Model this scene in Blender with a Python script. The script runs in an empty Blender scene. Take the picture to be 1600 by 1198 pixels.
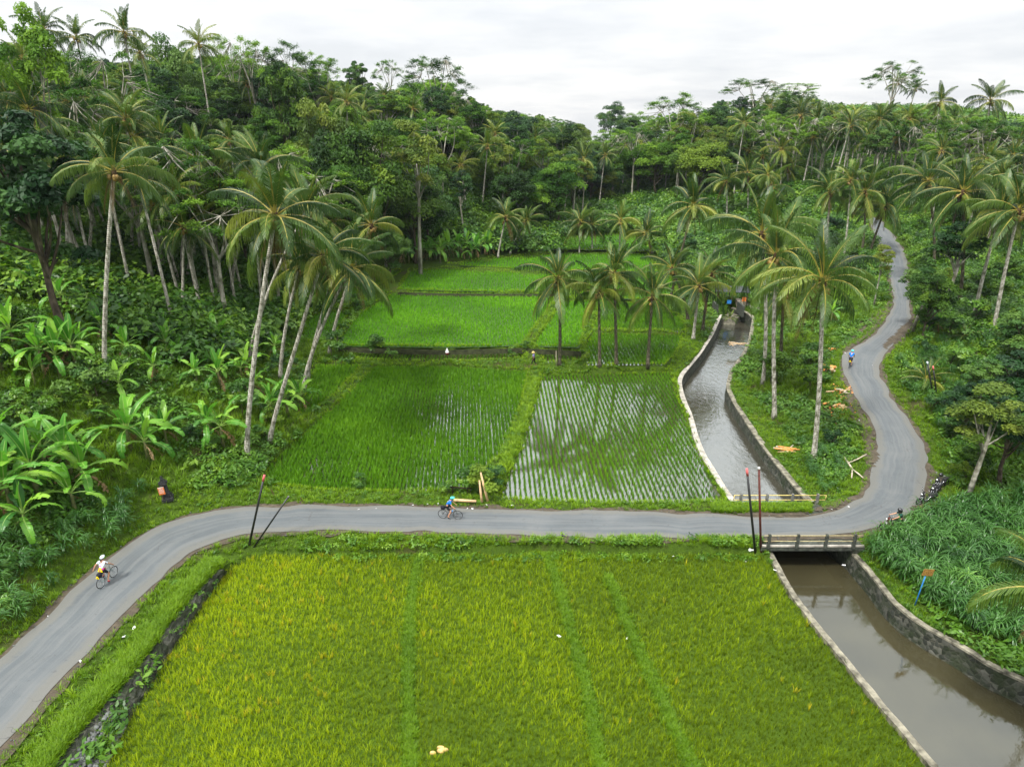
import bpy, bmesh, math, random
import numpy as np
from mathutils import Vector, Matrix, noise as mnoise
from mathutils.geometry import tessellate_polygon
R = math.radians
SC = bpy.context.scene
COL = SC.collection
rng = np.random.default_rng(7)
random.seed(7)

# ------------------------------------------------------------------ camera
CAMH = 25.8; PITCH = R(21.4); FPX = 1067.0
cp, sp = math.cos(PITCH), math.sin(PITCH)
cam = bpy.data.cameras.new('camera'); camo = bpy.data.objects.new('camera', cam); COL.objects.link(camo)
cam.sensor_width = 36; cam.lens = 24.0; cam.clip_end = 6000; cam.clip_start = 0.3
camo.location = (0, 0, CAMH); camo.rotation_euler = (R(90) - PITCH, 0, 0)
SC.camera = camo

def ray(u, v):
    a = (u - 800) / FPX; b = (599 - v) / FPX
    return np.array([a, cp + b * sp, -sp + b * cp])
def P(u, v, z=0.0):
    d = ray(u, v); t = (z - CAMH) / d[2]
    return np.array([d[0] * t, d[1] * t, z])
def PD(u, v, D):
    d = ray(u, v); return np.array([d[0] * D, d[1] * D, CAMH + d[2] * D])
def proj(x, y, z):
    zz = z - CAMH
    D = y * cp - zz * sp; up = y * sp + zz * cp
    return 800 + FPX * x / D, 599 - FPX * up / D, D

# ------------------------------------------------------------------ world, sun, exposure
SC.view_settings.view_transform = 'Standard'; SC.view_settings.look = 'None'
SC.view_settings.gamma = 1.0; SC.view_settings.exposure = 0.56
W = bpy.data.worlds.new('World'); SC.world = W; W.use_nodes = True
nt = W.node_tree; nt.nodes.clear()
def N(t, typ, **k):
    n = t.nodes.new(typ)
    for a, b in k.items(): setattr(n, a, b)
    return n
def L(t, a, b): t.links.new(a, b)
tc = N(nt, 'ShaderNodeTexCoord'); sep = N(nt, 'ShaderNodeSeparateXYZ'); L(nt, tc.outputs['Generated'], sep.inputs[0])
# overcast sky: brighter towards the zenith, soft banks of cloud
mx = N(nt, 'ShaderNodeMath', operation='MAXIMUM'); L(nt, sep.outputs[2], mx.inputs[0]); mx.inputs[1].default_value = 0.0
pw = N(nt, 'ShaderNodeMath', operation='POWER'); L(nt, mx.outputs[0], pw.inputs[0]); pw.inputs[1].default_value = 1.7
gr = N(nt, 'ShaderNodeMath', operation='MULTIPLY_ADD'); L(nt, pw.outputs[0], gr.inputs[0]); gr.inputs[1].default_value = 1.6; gr.inputs[2].default_value = 0.60
dv = N(nt, 'ShaderNodeMath', operation='ADD'); L(nt, mx.outputs[0], dv.inputs[0]); dv.inputs[1].default_value = 0.12
vd = N(nt, 'ShaderNodeVectorMath', operation='DIVIDE'); L(nt, tc.outputs['Generated'], vd.inputs[0])
cmb = N(nt, 'ShaderNodeCombineXYZ'); L(nt, dv.outputs[0], cmb.inputs[0]); L(nt, dv.outputs[0], cmb.inputs[1]); L(nt, dv.outputs[0], cmb.inputs[2])
L(nt, cmb.outputs[0], vd.inputs[1])
no = N(nt, 'ShaderNodeTexNoise'); no.inputs['Scale'].default_value = 0.9; no.inputs['Detail'].default_value = 6; no.inputs['Roughness'].default_value = .55
L(nt, vd.outputs[0], no.inputs['Vector'])
mr = N(nt, 'ShaderNodeMapRange'); L(nt, no.outputs[0], mr.inputs[0]); mr.inputs[1].default_value = .35; mr.inputs[2].default_value = .65
mr.inputs[3].default_value = 0.93; mr.inputs[4].default_value = 1.13
ml = N(nt, 'ShaderNodeMath', operation='MULTIPLY'); L(nt, gr.outputs[0], ml.inputs[0]); L(nt, mr.outputs[0], ml.inputs[1])
tint = N(nt, 'ShaderNodeMix', data_type='RGBA'); tint.inputs[6].default_value = (.94, .965, 1, 1); tint.inputs[7].default_value = (1, 1, .995, 1)
mr2 = N(nt, 'ShaderNodeMapRange'); L(nt, no.outputs[0], mr2.inputs[0]); mr2.inputs[1].default_value = .38; mr2.inputs[2].default_value = .6
L(nt, mr2.outputs[0], tint.inputs[0])
bg = N(nt, 'ShaderNodeBackground'); L(nt, tint.outputs[2], bg.inputs[0]); L(nt, ml.outputs[0], bg.inputs[1])
sky = N(nt, 'ShaderNodeTexSky', sky_type='NISHITA', sun_disc=False, sun_elevation=R(58), sun_rotation=R(-35))
bg2 = N(nt, 'ShaderNodeBackground'); L(nt, sky.outputs[0], bg2.inputs[0]); bg2.inputs[1].default_value = 0.006
ad = N(nt, 'ShaderNodeAddShader'); L(nt, bg.outputs[0], ad.inputs[0]); L(nt, bg2.outputs[0], ad.inputs[1])
wo = N(nt, 'ShaderNodeOutputWorld'); L(nt, ad.outputs[0], wo.inputs[0])
sun = bpy.data.lights.new('sun', 'SUN'); suno = bpy.data.objects.new('sun', sun); COL.objects.link(suno)
sun.energy = 3.8; sun.angle = R(8); sun.color = (1, .97, .91)
suno.rotation_euler = Vector((0.36, 0.38, -0.85)).to_track_quat('-Z', 'Y').to_euler()   # overcast: soft light from behind-left of the camera

# ------------------------------------------------------------------ object helpers
def tag(o, label=None, cat=None, group=None, kind=None):
    if label: o['label'] = label
    if cat: o['category'] = cat
    if group: o['group'] = group
    if kind: o['kind'] = kind
    return o
def empty(name, loc=(0, 0, 0), rz=0.0):
    o = bpy.data.objects.new(name, None); COL.objects.link(o); o.location = [float(c) for c in loc]; o.rotation_euler = (0, 0, rz)
    o.empty_display_size = .2
    return o
def mesh(name, V, F, mats, fm=None, rnd=None, smooth=False, uv=None):
    V = np.asarray(V, dtype=np.float32).reshape(-1, 3); F = np.asarray(F, dtype=np.int32)
    k = F.shape[1]
    me = bpy.data.meshes.new(name)
    me.vertices.add(len(V)); me.vertices.foreach_set('co', V.ravel())
    me.loops.add(F.size); me.loops.foreach_set('vertex_index', F.ravel())
    me.polygons.add(len(F)); me.polygons.foreach_set('loop_start', np.arange(0, F.size, k, dtype=np.int32))
    me.polygons.foreach_set('loop_total', np.full(len(F), k, dtype=np.int32))
    for m in (mats if isinstance(mats, (list, tuple)) else [mats]): me.materials.append(m)
    if fm is not None: me.polygons.foreach_set('material_index', np.asarray(fm, dtype=np.int32))
    if rnd is not None:
        a = me.attributes.new('rnd', 'FLOAT', 'POINT'); a.data.foreach_set('value', np.asarray(rnd, dtype=np.float32))
    if uv is not None:
        l = me.uv_layers.new(name='UVMap'); l.data.foreach_set('uv', np.asarray(uv, dtype=np.float32)[F.ravel()].ravel())
    me.polygons.foreach_set('use_smooth', np.full(len(F), bool(smooth)))
    me.update(); me.validate()
    return me
def obj(name, me, parent=None, loc=None, rot=None, scl=None):
    o = bpy.data.objects.new(name, me); COL.objects.link(o)
    if parent is not None: o.parent = parent
    if loc is not None: o.location = [float(c) for c in loc]
    if rot is not None: o.rotation_euler = rot
    if scl is not None: o.scale = (scl,) * 3 if np.isscalar(scl) else scl
    return o
class MB:
    """collects quads"""
    def __init__(s): s.V = []; s.F = []; s.M = []; s.Rn = []; s.n = 0
    def add(s, V, F, m=0, r=0.5):
        V = np.asarray(V, float).reshape(-1, 3); F = np.asarray(F, int)
        s.V.append(V); s.F.append(F + s.n); s.M.append(np.full(len(F), m) if np.isscalar(m) else m)
        s.Rn.append(np.full(len(V), r) if np.isscalar(r) else r); s.n += len(V); return s
    def box(s, c, d, rot=None, m=0):
        x, y, z = d[0] / 2, d[1] / 2, d[2] / 2
        V = np.array([[-x, -y, -z], [x, -y, -z], [x, y, -z], [-x, y, -z], [-x, -y, z], [x, -y, z], [x, y, z], [-x, y, z]])
        if rot is not None: V = V @ np.array(rot).T
        return s.add(V + np.array(c), [[0, 3, 2, 1], [4, 5, 6, 7], [0, 1, 5, 4], [1, 2, 6, 5], [2, 3, 7, 6], [3, 0, 4, 7]], m)
    def tube(s, pts, rad, n=8, m=0, cap=True, r=0.5):
        pts = np.asarray(pts, float); k = len(pts); rad = np.full(k, rad) if np.isscalar(rad) else np.asarray(rad, float)
        T = np.gradient(pts, axis=0); T /= np.linalg.norm(T, axis=1)[:, None] + 1e-9
        if cap:
            pts = np.vstack([pts[:1], pts, pts[-1:]]); T = np.vstack([T[:1], T, T[-1:]]); rad = np.concatenate([[rad[0] * .02], rad, [rad[-1] * .02]]); k += 2
        a = np.array([0, 0, 1.0]) if abs(T[0][2]) < .9 else np.array([1.0, 0, 0])
        u = np.cross(T[0], a); u /= np.linalg.norm(u); U = []
        for t in T:
            u = u - t * np.dot(u, t); u /= np.linalg.norm(u) + 1e-9; U.append(u)
        U = np.array(U); Wv = np.cross(T, U); an = np.linspace(0, 2 * math.pi, n, endpoint=False)
        V = pts[:, None, :] + rad[:, None, None] * (np.cos(an)[None, :, None] * U[:, None, :] + np.sin(an)[None, :, None] * Wv[:, None, :])
        i = np.arange(k - 1)[:, None] * n; j = np.arange(n)[None, :]; j2 = (j + 1) % n
        F = np.stack([i + j, i + j2, i + n + j2, i + n + j], -1).reshape(-1, 4)
        return s.add(V.reshape(-1, 3), F, m, r)
    def lathe(s, prof, c=(0, 0, 0), n=12, m=0, sq=(1, 1), rot=None):
        prof = np.asarray(prof, float); an = np.linspace(0, 2 * math.pi, n, endpoint=False); k = len(prof)
        V = np.stack([prof[:, 0][:, None] * np.cos(an) * sq[0], prof[:, 0][:, None] * np.sin(an) * sq[1], np.repeat(prof[:, 1][:, None], n, 1)], -1).reshape(-1, 3)
        if rot is not None: V = V @ np.array(rot).T
        i = np.arange(k - 1)[:, None] * n; j = np.arange(n)[None, :]; j2 = (j + 1) % n
        return s.add(V + np.array(c), np.stack([i + j, i + j2, i + n + j2, i + n + j], -1).reshape(-1, 4), m)
    def ball(s, c, r, m=0, n=10, rot=None):
        r = (r, r, r) if np.isscalar(r) else r
        ph = np.linspace(-math.pi / 2 + .05, math.pi / 2 - .05, 7)
        prof = np.stack([np.cos(ph), np.sin(ph) * r[2]], -1)
        prof[:, 0] *= 1
        return s.lathe(prof, c, n, m, (r[0], r[1]), rot)
    def torus(s, c, R0, r, axis='y', n=28, k=6, m=0):
        a = np.linspace(0, 2 * math.pi, n, endpoint=False); b = np.linspace(0, 2 * math.pi, k, endpoint=False)
        rr = R0 + r * np.cos(b)[None, :]
        x = rr * np.cos(a)[:, None]; z = rr * np.sin(a)[:, None]; y = np.repeat((r * np.sin(b))[None, :], n, 0)
        V = np.stack([x, y, z], -1).reshape(-1, 3) + np.array(c)
        i = np.arange(n)[:, None]; j = np.arange(k)[None, :]
        F = np.stack([i * k + j, i * k + (j + 1) % k, ((i + 1) % n) * k + (j + 1) % k, ((i + 1) % n) * k + j], -1).reshape(-1, 4)
        return s.add(V, F, m)
    def me(s, name, mats, smooth=False):
        return mesh(name, np.concatenate(s.V), np.concatenate(s.F), mats, np.concatenate(s.M), np.concatenate(s.Rn), smooth)
    def build(s, name, mats, parent=None, smooth=False, **k):
        return obj(name, s.me(name, mats, smooth), parent, **k)
def rotz(a): c, s_ = math.cos(a), math.sin(a); return np.array([[c, -s_, 0], [s_, c, 0], [0, 0, 1]])
def roty(a): c, s_ = math.cos(a), math.sin(a); return np.array([[c, 0, s_], [0, 1, 0], [-s_, 0, c]])
def rotx(a): c, s_ = math.cos(a), math.sin(a); return np.array([[1, 0, 0], [0, c, -s_], [0, s_, c]])
def scatter(name, protos, pos, mats, scale=(.8, 1.2), tilt=0.0, rot=None, idx=None, rnd=None, seed=1, fm=None, sc=None):
    r = np.random.default_rng(seed); n = len(pos)
    if n == 0: return None
    idx = r.integers(0, len(protos), n) if idx is None else idx
    a = r.uniform(0, 2 * math.pi, n) if rot is None else rot
    s = r.uniform(scale[0], scale[1], n) if sc is None else sc
    rn = r.random(n) if rnd is None else rnd
    VV, FF, RR, MM = [], [], [], []; off = 0
    for k, (V, F) in enumerate(protos):
        m = idx == k; c = int(m.sum())
        if not c: continue
        ca, sa = np.cos(a[m])[:, None], np.sin(a[m])[:, None]
        X = (V[None, :, 0] * ca - V[None, :, 1] * sa) * s[m][:, None]; Y = (V[None, :, 0] * sa + V[None, :, 1] * ca) * s[m][:, None]
        Z = V[None, :, 2] * s[m][:, None] * np.ones_like(ca)
        if tilt:
            tx = r.normal(0, tilt, c)[:, None]; ty = r.normal(0, tilt, c)[:, None]; X = X + Z * tx; Y = Y + Z * ty
        Vt = np.stack([X, Y, Z], -1) + pos[m][:, None, :]
        VV.append(Vt.reshape(-1, 3)); nv = len(V)
        FF.append((F[None] + (np.arange(c) * nv)[:, None, None]).reshape(-1, F.shape[1]) + off); off += c * nv
        RR.append(np.clip(np.repeat(rn[m], nv) + r.normal(0, .07, c * nv).astype(float) * 0, 0, 1))
    return obj(name, mesh(name, np.concatenate(VV), np.concatenate(FF), mats, None, np.concatenate(RR)))

# ------------------------------------------------------------------ materials
def newmat(name):
    m = bpy.data.materials.new(name); m.use_nodes = True; t = m.node_tree; t.nodes.clear()
    return m, t
def ramp(t, fac, stops):
    r = N(t, 'ShaderNodeValToRGB'); e = r.color_ramp.elements
    while len(e) < len(stops): e.new(.5)
    for i, (p, c) in enumerate(stops): e[i].position = p; e[i].color = (*c, 1) if len(c) == 3 else c
    L(t, fac, r.inputs[0]); return r.outputs[0]
def noise(t, scale, detail=4, rough=.55, coord='Object', vec=None, dist=0):
    n = N(t, 'ShaderNodeTexNoise'); n.inputs['Scale'].default_value = scale; n.inputs['Detail'].default_value = detail; n.inputs['Roughness'].default_value = rough
    n.inputs['Distortion'].default_value = dist
    if vec is None: vec = N(t, 'ShaderNodeTexCoord').outputs[coord]
    L(t, vec, n.inputs['Vector']); return n.outputs[0]
def mixc(t, fac, a, b, bt='MIX'):
    m = N(t, 'ShaderNodeMix', data_type='RGBA', blend_type=bt)
    for s, i in ((fac, 0), (a, 6), (b, 7)):
        if isinstance(s, (int, float)): m.inputs[i].default_value = s
        elif isinstance(s, tuple): m.inputs[i].default_value = (*s, 1)
        else: L(t, s, m.inputs[i])
    return m.outputs[2]
def bump(t, h, strength=.4, dist=.05):
    b = N(t, 'ShaderNodeBump'); b.inputs['Strength'].default_value = strength; b.inputs['Distance'].default_value = dist; L(t, h, b.inputs['Height']); return b.outputs[0]
def princ(t, col, rough=.7, spec=.3, normal=None, metal=0.0):
    p = N(t, 'ShaderNodeBsdfPrincipled')
    if isinstance(col, tuple): p.inputs['Base Color'].default_value = (*col, 1)
    else: L(t, col, p.inputs['Base Color'])
    if isinstance(rough, (int, float)): p.inputs['Roughness'].default_value = rough
    else: L(t, rough, p.inputs['Roughness'])
    p.inputs['Specular IOR Level'].default_value = spec; p.inputs['Metallic'].default_value = metal
    if normal is not None: L(t, normal, p.inputs['Normal'])
    return p.outputs[0]
def out(t, s):
    o = N(t, 'ShaderNodeOutputMaterial'); L(t, s, o.inputs['Surface'])
def simple(name, col, rough=.6, spec=.4, var=.25, scale=6, bmp=0.0, metal=0.0):
    m, t = newmat(name); n = noise(t, scale, 5)
    c = mixc(t, ramp(t, n, [(.3, (0, 0, 0)), (.7, (1, 1, 1))]), tuple(x * (1 - var) for x in col), tuple(min(1, x * (1 + var)) for x in col))
    out(t, princ(t, c, rough, spec, bump(t, n, bmp, .03) if bmp else None, metal)); return m
def leafmat(name, stops, transl=.3, rough=.5, spec=.25, scale=.6, objvar=.35, tcol=1.5):
    """stops: colours from dark/old to fresh; chosen by the clump's random value, the object's random and a soft noise"""
    m, t = newmat(name)
    at = N(t, 'ShaderNodeAttribute', attribute_name='rnd'); oi = N(t, 'ShaderNodeObjectInfo')
    n = noise(t, scale, 3)
    a = N(t, 'ShaderNodeMath', operation='MULTIPLY_ADD'); L(t, at.outputs['Fac'], a.inputs[0]); a.inputs[1].default_value = .62
    b = N(t, 'ShaderNodeMath', operation='MULTIPLY'); L(t, n, b.inputs[0]); b.inputs[1].default_value = .38; L(t, b.outputs[0], a.inputs[2])
    c0 = N(t, 'ShaderNodeMath', operation='SUBTRACT'); L(t, oi.outputs['Random'], c0.inputs[0]); c0.inputs[1].default_value = .5
    c = N(t, 'ShaderNodeMath', operation='MULTIPLY_ADD'); L(t, c0.outputs[0], c.inputs[0]); c.inputs[1].default_value = objvar; L(t, a.outputs[0], c.inputs[2])
    k = len(stops)
    col = ramp(t, c.outputs[0], [(.12 + .76 * i / (k - 1), s) for i, s in enumerate(stops)])
    p = princ(t, col, rough, spec)
    tr = N(t, 'ShaderNodeBsdfTranslucent'); L(t, mixc(t, 1.0, col, (tcol * 1.05, tcol * 1.1, tcol * .7), 'MULTIPLY'), tr.inputs[0])
    ms = N(t, 'ShaderNodeMixShader'); ms.inputs[0].default_value = transl; L(t, p, ms.inputs[1]); L(t, tr.outputs[0], ms.inputs[2])
    out(t, ms.outputs[0]); return m

M = {}
M['palm'] = leafmat('palm_leaf', [(.014, .038, .007), (.034, .078, .011), (.078, .135, .017), (.19, .22, .028)], .22, .42, .32, .5, .5)
M['palm_rib'] = simple('palm_rib', (.26, .22, .035), .5, .4, .3, 2)
M['palm_dead'] = leafmat('palm_dead', [(.09, .06, .025), (.16, .11, .045), (.22, .16, .07)], .15, .8, .1)
M['coconut'] = simple('coconut', (.20, .13, .03), .5, .4, .5, 9)
M['fibre'] = simple('palm_fibre', (.06, .038, .02), .9, .1, .5, 20)
M['banana'] = leafmat('banana_leaf', [(.03, .12, .016), (.065, .21, .02), (.12, .30, .026), (.22, .40, .04)], .34, .36, .35, .8, .5)
M['banana_rib'] = simple('banana_rib', (.22, .34, .07), .45, .4, .2, 3)
M['banana_stem'] = simple('banana_stem', (.10, .11, .035), .6, .3, .5, 5)
M['banana_dead'] = leafmat('banana_dead', [(.09, .05, .022), (.18, .115, .055), (.28, .20, .11)], .15, .85, .1)
M['broad'] = leafmat('broad_leaf', [(.014, .040, .006), (.032, .080, .009), (.064, .128, .012), (.13, .20, .018)], .25, .55, .15, .35, .85)
M['bluegreen'] = leafmat('glossy_leaf', [(.010, .036, .010), (.022, .066, .015), (.042, .105, .020), (.085, .16, .026)], .22, .5, .18, .35, .8)
M['feather'] = leafmat('feathery_leaf', [(.020, .062, .008), (.045, .115, .012), (.085, .175, .016), (.14, .25, .024)], .32, .6, .12, .3, .7)
M['olive'] = leafmat('olive_leaf', [(.03, .062, .010), (.065, .115, .014), (.115, .165, .02), (.18, .21, .025)], .25, .55, .2, .35, .5)
M['grass'] = leafmat('verge_grass', [(.040, .095, .003), (.085, .175, .004), (.15, .26, .006), (.24, .36, .012)], .3, .5, .25, .25, .0)
M['bund'] = leafmat('dyke_grass', [(.06, .13, .003), (.12, .23, .005), (.20, .32, .008), (.28, .40, .012)], .3, .5, .2, .25, .0)
M['hillgrass'] = leafmat('hill_grass', [(.028, .075, .004), (.065, .145, .005), (.12, .22, .008), (.21, .31, .012)], .28, .5, .25, .12, .0)
M['weed'] = leafmat('weed_leaf', [(.014, .052, .006), (.036, .105, .008), (.080, .18, .012), (.17, .28, .018)], .25, .45, .35, .15, .0)
M['elephant'] = leafmat('tall_grass', [(.014, .055, .012), (.030, .10, .016), (.062, .165, .024), (.15, .29, .045)], .25, .38, .4, .3, .0)
M['rice_near'] = leafmat('ripening_rice', [(.050, .082, .002), (.125, .190, .003), (.225, .315, .004), (.36, .43, .008)], .3, .5, .2, .12, .0)
M['rice_yellow'] = leafmat('yellow_rice', [(.30, .28, .01), (.42, .36, .015), (.50, .42, .02)], .25, .5, .2, .12, .0)
M['rice_young'] = leafmat('young_rice', [(.028, .09, .003), (.058, .16, .004), (.10, .235, .006), (.16, .31, .010)], .3, .5, .2, .12, .0)
M['rice_vivid'] = leafmat('vivid_rice', [(.045, .155, .003), (.080, .235, .004), (.120, .305, .005), (.16, .36, .008)], .3, .5, .2, .08, .0)
def trunkmat(name, c1, c2, c3, scale, ringscale):
    m, t = newmat(name); tc = N(t, 'ShaderNodeTexCoord')
    mp = N(t, 'ShaderNodeMapping'); mp.inputs['Scale'].default_value = (1, 1, .35); L(t, tc.outputs['Object'], mp.inputs[0])
    n = noise(t, scale, 6, .65, vec=mp.outputs[0]); n2 = noise(t, scale * .22, 3, .5, vec=tc.outputs['Object'])
    w = N(t, 'ShaderNodeTexWave', bands_direction='Z'); w.inputs['Scale'].default_value = ringscale; w.inputs['Distortion'].default_value = 2.5; w.inputs['Detail'].default_value = 2; L(t, tc.outputs['Object'], w.inputs[0])
    c = ramp(t, n, [(.36, c1), (.5, c2), (.62, c3)])
    c = mixc(t, ramp(t, n2, [(.5, (0, 0, 0)), (.68, (.75,) * 3)]), c, (.05, .06, .02))
    out(t, princ(t, c, .85, .15, bump(t, w.outputs['Fac'], .5, .04))); return m
M['palm_trunk'] = trunkmat('palm_bark', (.12, .105, .08), (.33, .31, .26), (.50, .48, .42), 7, 2.2)
M['dark_trunk'] = trunkmat('mossy_bark', (.025, .022, .014), (.07, .06, .04), (.16, .145, .10), 7, 2.2)
M['pale_bark'] = trunkmat('pale_bark', (.12, .11, .08), (.26, .25, .20), (.42, .40, .34), 2.5, .4)
M['brown_bark'] = trunkmat('brown_bark', (.03, .024, .016), (.07, .055, .038), (.13, .11, .075), 2.5, .4)
# ------------------------------------------------------------------ setting: layout traced on the ground, heights in metres above the road
ROAD_L = [(-900,1800,0),(-500,1420,0),(-160,1150,0),(-70,1090,0),(0,1028,0),(60,975,0),(130,905,0),(200,850,0),(260,815,0),(330,798,0),(400,791,0),(500,789,0),(600,790,0),(700,794,0),(800,797,0),(900,799,0),(1000,800,0),(1100,802,0),(1180,808,0),(1255,809,0),(1290,803,0),(1332,788,0),(1360,762,0),(1366,722,.1),(1372,688,.4),(1360,658,.8),(1342,630,1.2),(1320,592,1.8),(1316,562,2.3),(1325,547,2.5),(1360,530,2.7),(1382,507,3.1),(1397,480,3.5),(1396,457,4),(1390,430,4.4),(1380,400,5),(1371,375,5.8),(1360,350,7),(1348,335,8),(1335,326,9)]
ROAD_R = [(-900,2200,0),(-500,1640,0),(-160,1330,0),(-70,1240,0),(0,1170,0),(50,1112,0),(100,1055,0),(170,985,0),(220,930,0),(260,893,0),(300,862,0),(350,843,0),(400,833,0),(500,827,0),(600,829,0),(700,831,0),(800,836,0),(900,839,0),(1000,840,0),(1150,839,0),(1250,838,0),(1288,836,0),(1340,832,0),(1385,822,0),(1425,801,0),(1443,775,0),(1449,744,.1),(1446,697,.5),(1417,650,1.2),(1395,622,1.6),(1377,590,2),(1373,565,2.4),(1390,544,2.7),(1412,522,3),(1424,500,3.3),(1422,472,3.8),(1421,440,4.3),(1416,400,5),(1402,375,5.8),(1382,350,7),(1367,335,8),(1350,326,9)]
def resample(pts, n):
    pts = np.array(pts, float); s = np.r_[0, np.cumsum(np.linalg.norm(np.diff(pts[:, :2], axis=0), axis=1))]
    t = np.linspace(0, s[-1], n); return np.stack([np.interp(t, s, pts[:, k]) for k in range(pts.shape[1])], -1)
def smoothl(p, it=3):
    p = p.copy()
    for _ in range(it): p[1:-1] = .25 * p[:-2] + .5 * p[1:-1] + .25 * p[2:]
    return p
def W3(lst): return np.array([P(*q) for q in lst])
NR = 380
# pair the two edges by matching progress through the common list of knots
def pair(a, b, n):
    A, B = W3(a), W3(b); m = len(A)
    sA = np.r_[0, np.cumsum(np.linalg.norm(np.diff(A[:, :2], axis=0), axis=1))]; sA /= sA[-1]
    sB = np.r_[0, np.cumsum(np.linalg.norm(np.diff(B[:, :2], axis=0), axis=1))]; sB /= sB[-1]
    A2 = resample(A, n); A2 = smoothl(A2, 6); B2 = smoothl(resample(B, n * 4), 20)
    # nearest point on B, kept monotone
    out_ = []; j = 0
    for i in range(n):
        lo = j; hi = min(len(B2), j + 60); d = np.linalg.norm(B2[lo:hi, :2] - A2[i, :2], axis=1); j = lo + int(np.argmin(d)); out_.append(j)
    o = smoothl(np.array(out_, float)[:, None], 60)[:, 0]; k = np.arange(len(B2))
    Bm = np.stack([np.interp(o, k, B2[:, c]) for c in range(3)], -1)
    return A2, Bm
RL, RR_ = pair(ROAD_L, ROAD_R, NR)
RC = (RL + RR_) / 2; RWID = np.linalg.norm(RL - RR_, axis=1)
zc_ = (RL[:, 2] + RR_[:, 2]) / 2; RL[:, 2] = RR_[:, 2] = RC[:, 2] = smoothl(zc_[:, None], 30)[:, 0]

# canal: inner faces of the two walls
ZU, ZD = -1.3, -1.9
CL_U = [(1150,784,-.3),(1141,773,-.3),(1120,740,-.3),(1100,707,-.3),(1090,680,-.3),(1082,650,-.3),(1070,622,-.25),(1064,600,-.2),(1066,588,-.2),(1096,552,-.1),(1115,522,0),(1128,492,.1)]
CR_U = [(1264,786,-.3),(1248,769,-.3),(1207,719,-.3),(1175,675,-.3),(1147,632,-.25),(1134,606,-.2),(1140,580,-.2),(1158,556,-.1),(1169,535,-.05),(1176,497,.1),(1166,488,.1),(1143,481,.1)]
CL_D = [(1205,862,-.6),(1243,930,-.6),(1290,990,-.6),(1340,1050,-.6),(1400,1122,-.6),(1450,1180,-.6),(1520,1262,-.6),(1600,1360,-.6)]
CR_D = [(1332,866,-.6),(1364,902,-.6),(1386,932,-.6),(1414,959,-.6),(1445,980,-.6),(1483,1001,-.6),(1511,1017,-.6),(1546,1041,-.6),(1600,1065,-.6),(1680,1105,-.6),(1780,1150,-.6)]
WCLU, WCRU, WCLD, WCRD = [W3(a) for a in (CL_U, CR_U, CL_D, CR_D)]
CANAL = np.vstack([WCLD[::-1], WCLU, WCRU[::-1], WCRD])[:, :2]

FIELDS = {
 'near': (-.8, [(345,896),(400,868),(650,866),(860,864),(1190,868),(1205,885),(1237,940),(1285,1000),(1337,1062),(1392,1128),(1440,1185),(1510,1268),(1590,1370),(20,1370),(125,1260),(165,1195),(190,1133),(222,1085),(252,1030),(302,955),(330,913)]),
 'mid': (-.4, [(405,757),(418,730),(470,684),(520,640),(585,575),(700,575),(825,582),(812,640),(795,680),(782,712),(745,745),(735,768),(600,771),(500,768)]),
 'corner': (-.2, [(492,572),(566,572),(520,620),(468,662),(470,630)]),
 'flooded': (-.45, [(845,587),(1050,583),(1058,612),(1076,660),(1092,705),(1133,785),(1000,790),(850,786),(782,782),(793,735),(812,695),(827,650)]),
 'strip': (.05, [(540,552),(690,551),(815,553),(818,562),(700,566),(560,563)]),
 'strip2': (.05, [(850,554),(918,556),(912,568),(842,567)]),
 'wide': (.9, [(543,541),(528,532),(560,492),(612,460),(650,458),(760,459),(868,463),(862,475),(815,540),(700,543)]),
 'side': (.9, [(832,541),(878,472),(930,470),(918,500),(905,543)]),
 'pond_far': (.9, [(942,472),(1000,474),(1060,494),(1072,512),(1070,518),(925,515)]),
 'pond_near': (.5, [(924,523),(1068,524),(1058,548),(1040,570),(918,570),(912,548)]),
 'upper': (1.2, [(640,424),(700,421),(868,430),(866,455),(770,456),(622,453)]),
 'top': (1.5, [(700,414),(775,404),(900,396),(1010,398),(1030,425),(870,424)]),
 'leftlow': (.7, [(478,500),(500,488),(548,486),(520,532),(470,534)]),
 'lefthigh': (1.1, [(560,472),(590,448),(628,426),(600,420),(560,432),(520,470)]),
 'end': (2.2, [(830,390),(880,372),(960,366),(1040,372),(1060,385),(1040,392),(900,390)]),
 'right': (1.4, [(895,464),(940,440),(1030,430),(1060,440),(1050,462),(1000,468)]),
}
FP = {k: (z, W3([(u, v, z) for u, v in pl])[:, :2]) for k, (z, pl) in FIELDS.items()}
def inpoly(px, py, poly):
    r = np.zeros(px.shape, bool); n = len(poly)
    mnx, mxx, mny, mxy = poly[:, 0].min(), poly[:, 0].max(), poly[:, 1].min(), poly[:, 1].max()
    j = n - 1
    for i in range(n):
        xi, yi = poly[i]; xj, yj = poly[j]
        with np.errstate(divide='ignore', invalid='ignore'):
            c = ((yi > py) != (yj > py)) & (px < (xj - xi) * (py - yi) / (yj - yi + 1e-12) + xi)
        r ^= c; j = i
    return r
def dpoly(px, py, line, closed=False, want=False):
    """distance to a polyline (and the interpolated index)"""
    pts = np.vstack([line, line[:1]]) if closed else line
    best = np.full(px.shape, 1e9); bi = np.zeros(px.shape)
    for i in range(len(pts) - 1):
        a = pts[i, :2]; b = pts[i + 1, :2]; d = b - a; l2 = (d ** 2).sum() + 1e-12
        t = np.clip(((px - a[0]) * d[0] + (py - a[1]) * d[1]) / l2, 0, 1)
        q = np.hypot(px - a[0] - t * d[0], py - a[1] - t * d[1]); m = q < best
        best = np.where(m, q, best)
        if want: bi = np.where(m, i + t, bi)
    return (best, bi) if want else best

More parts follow.
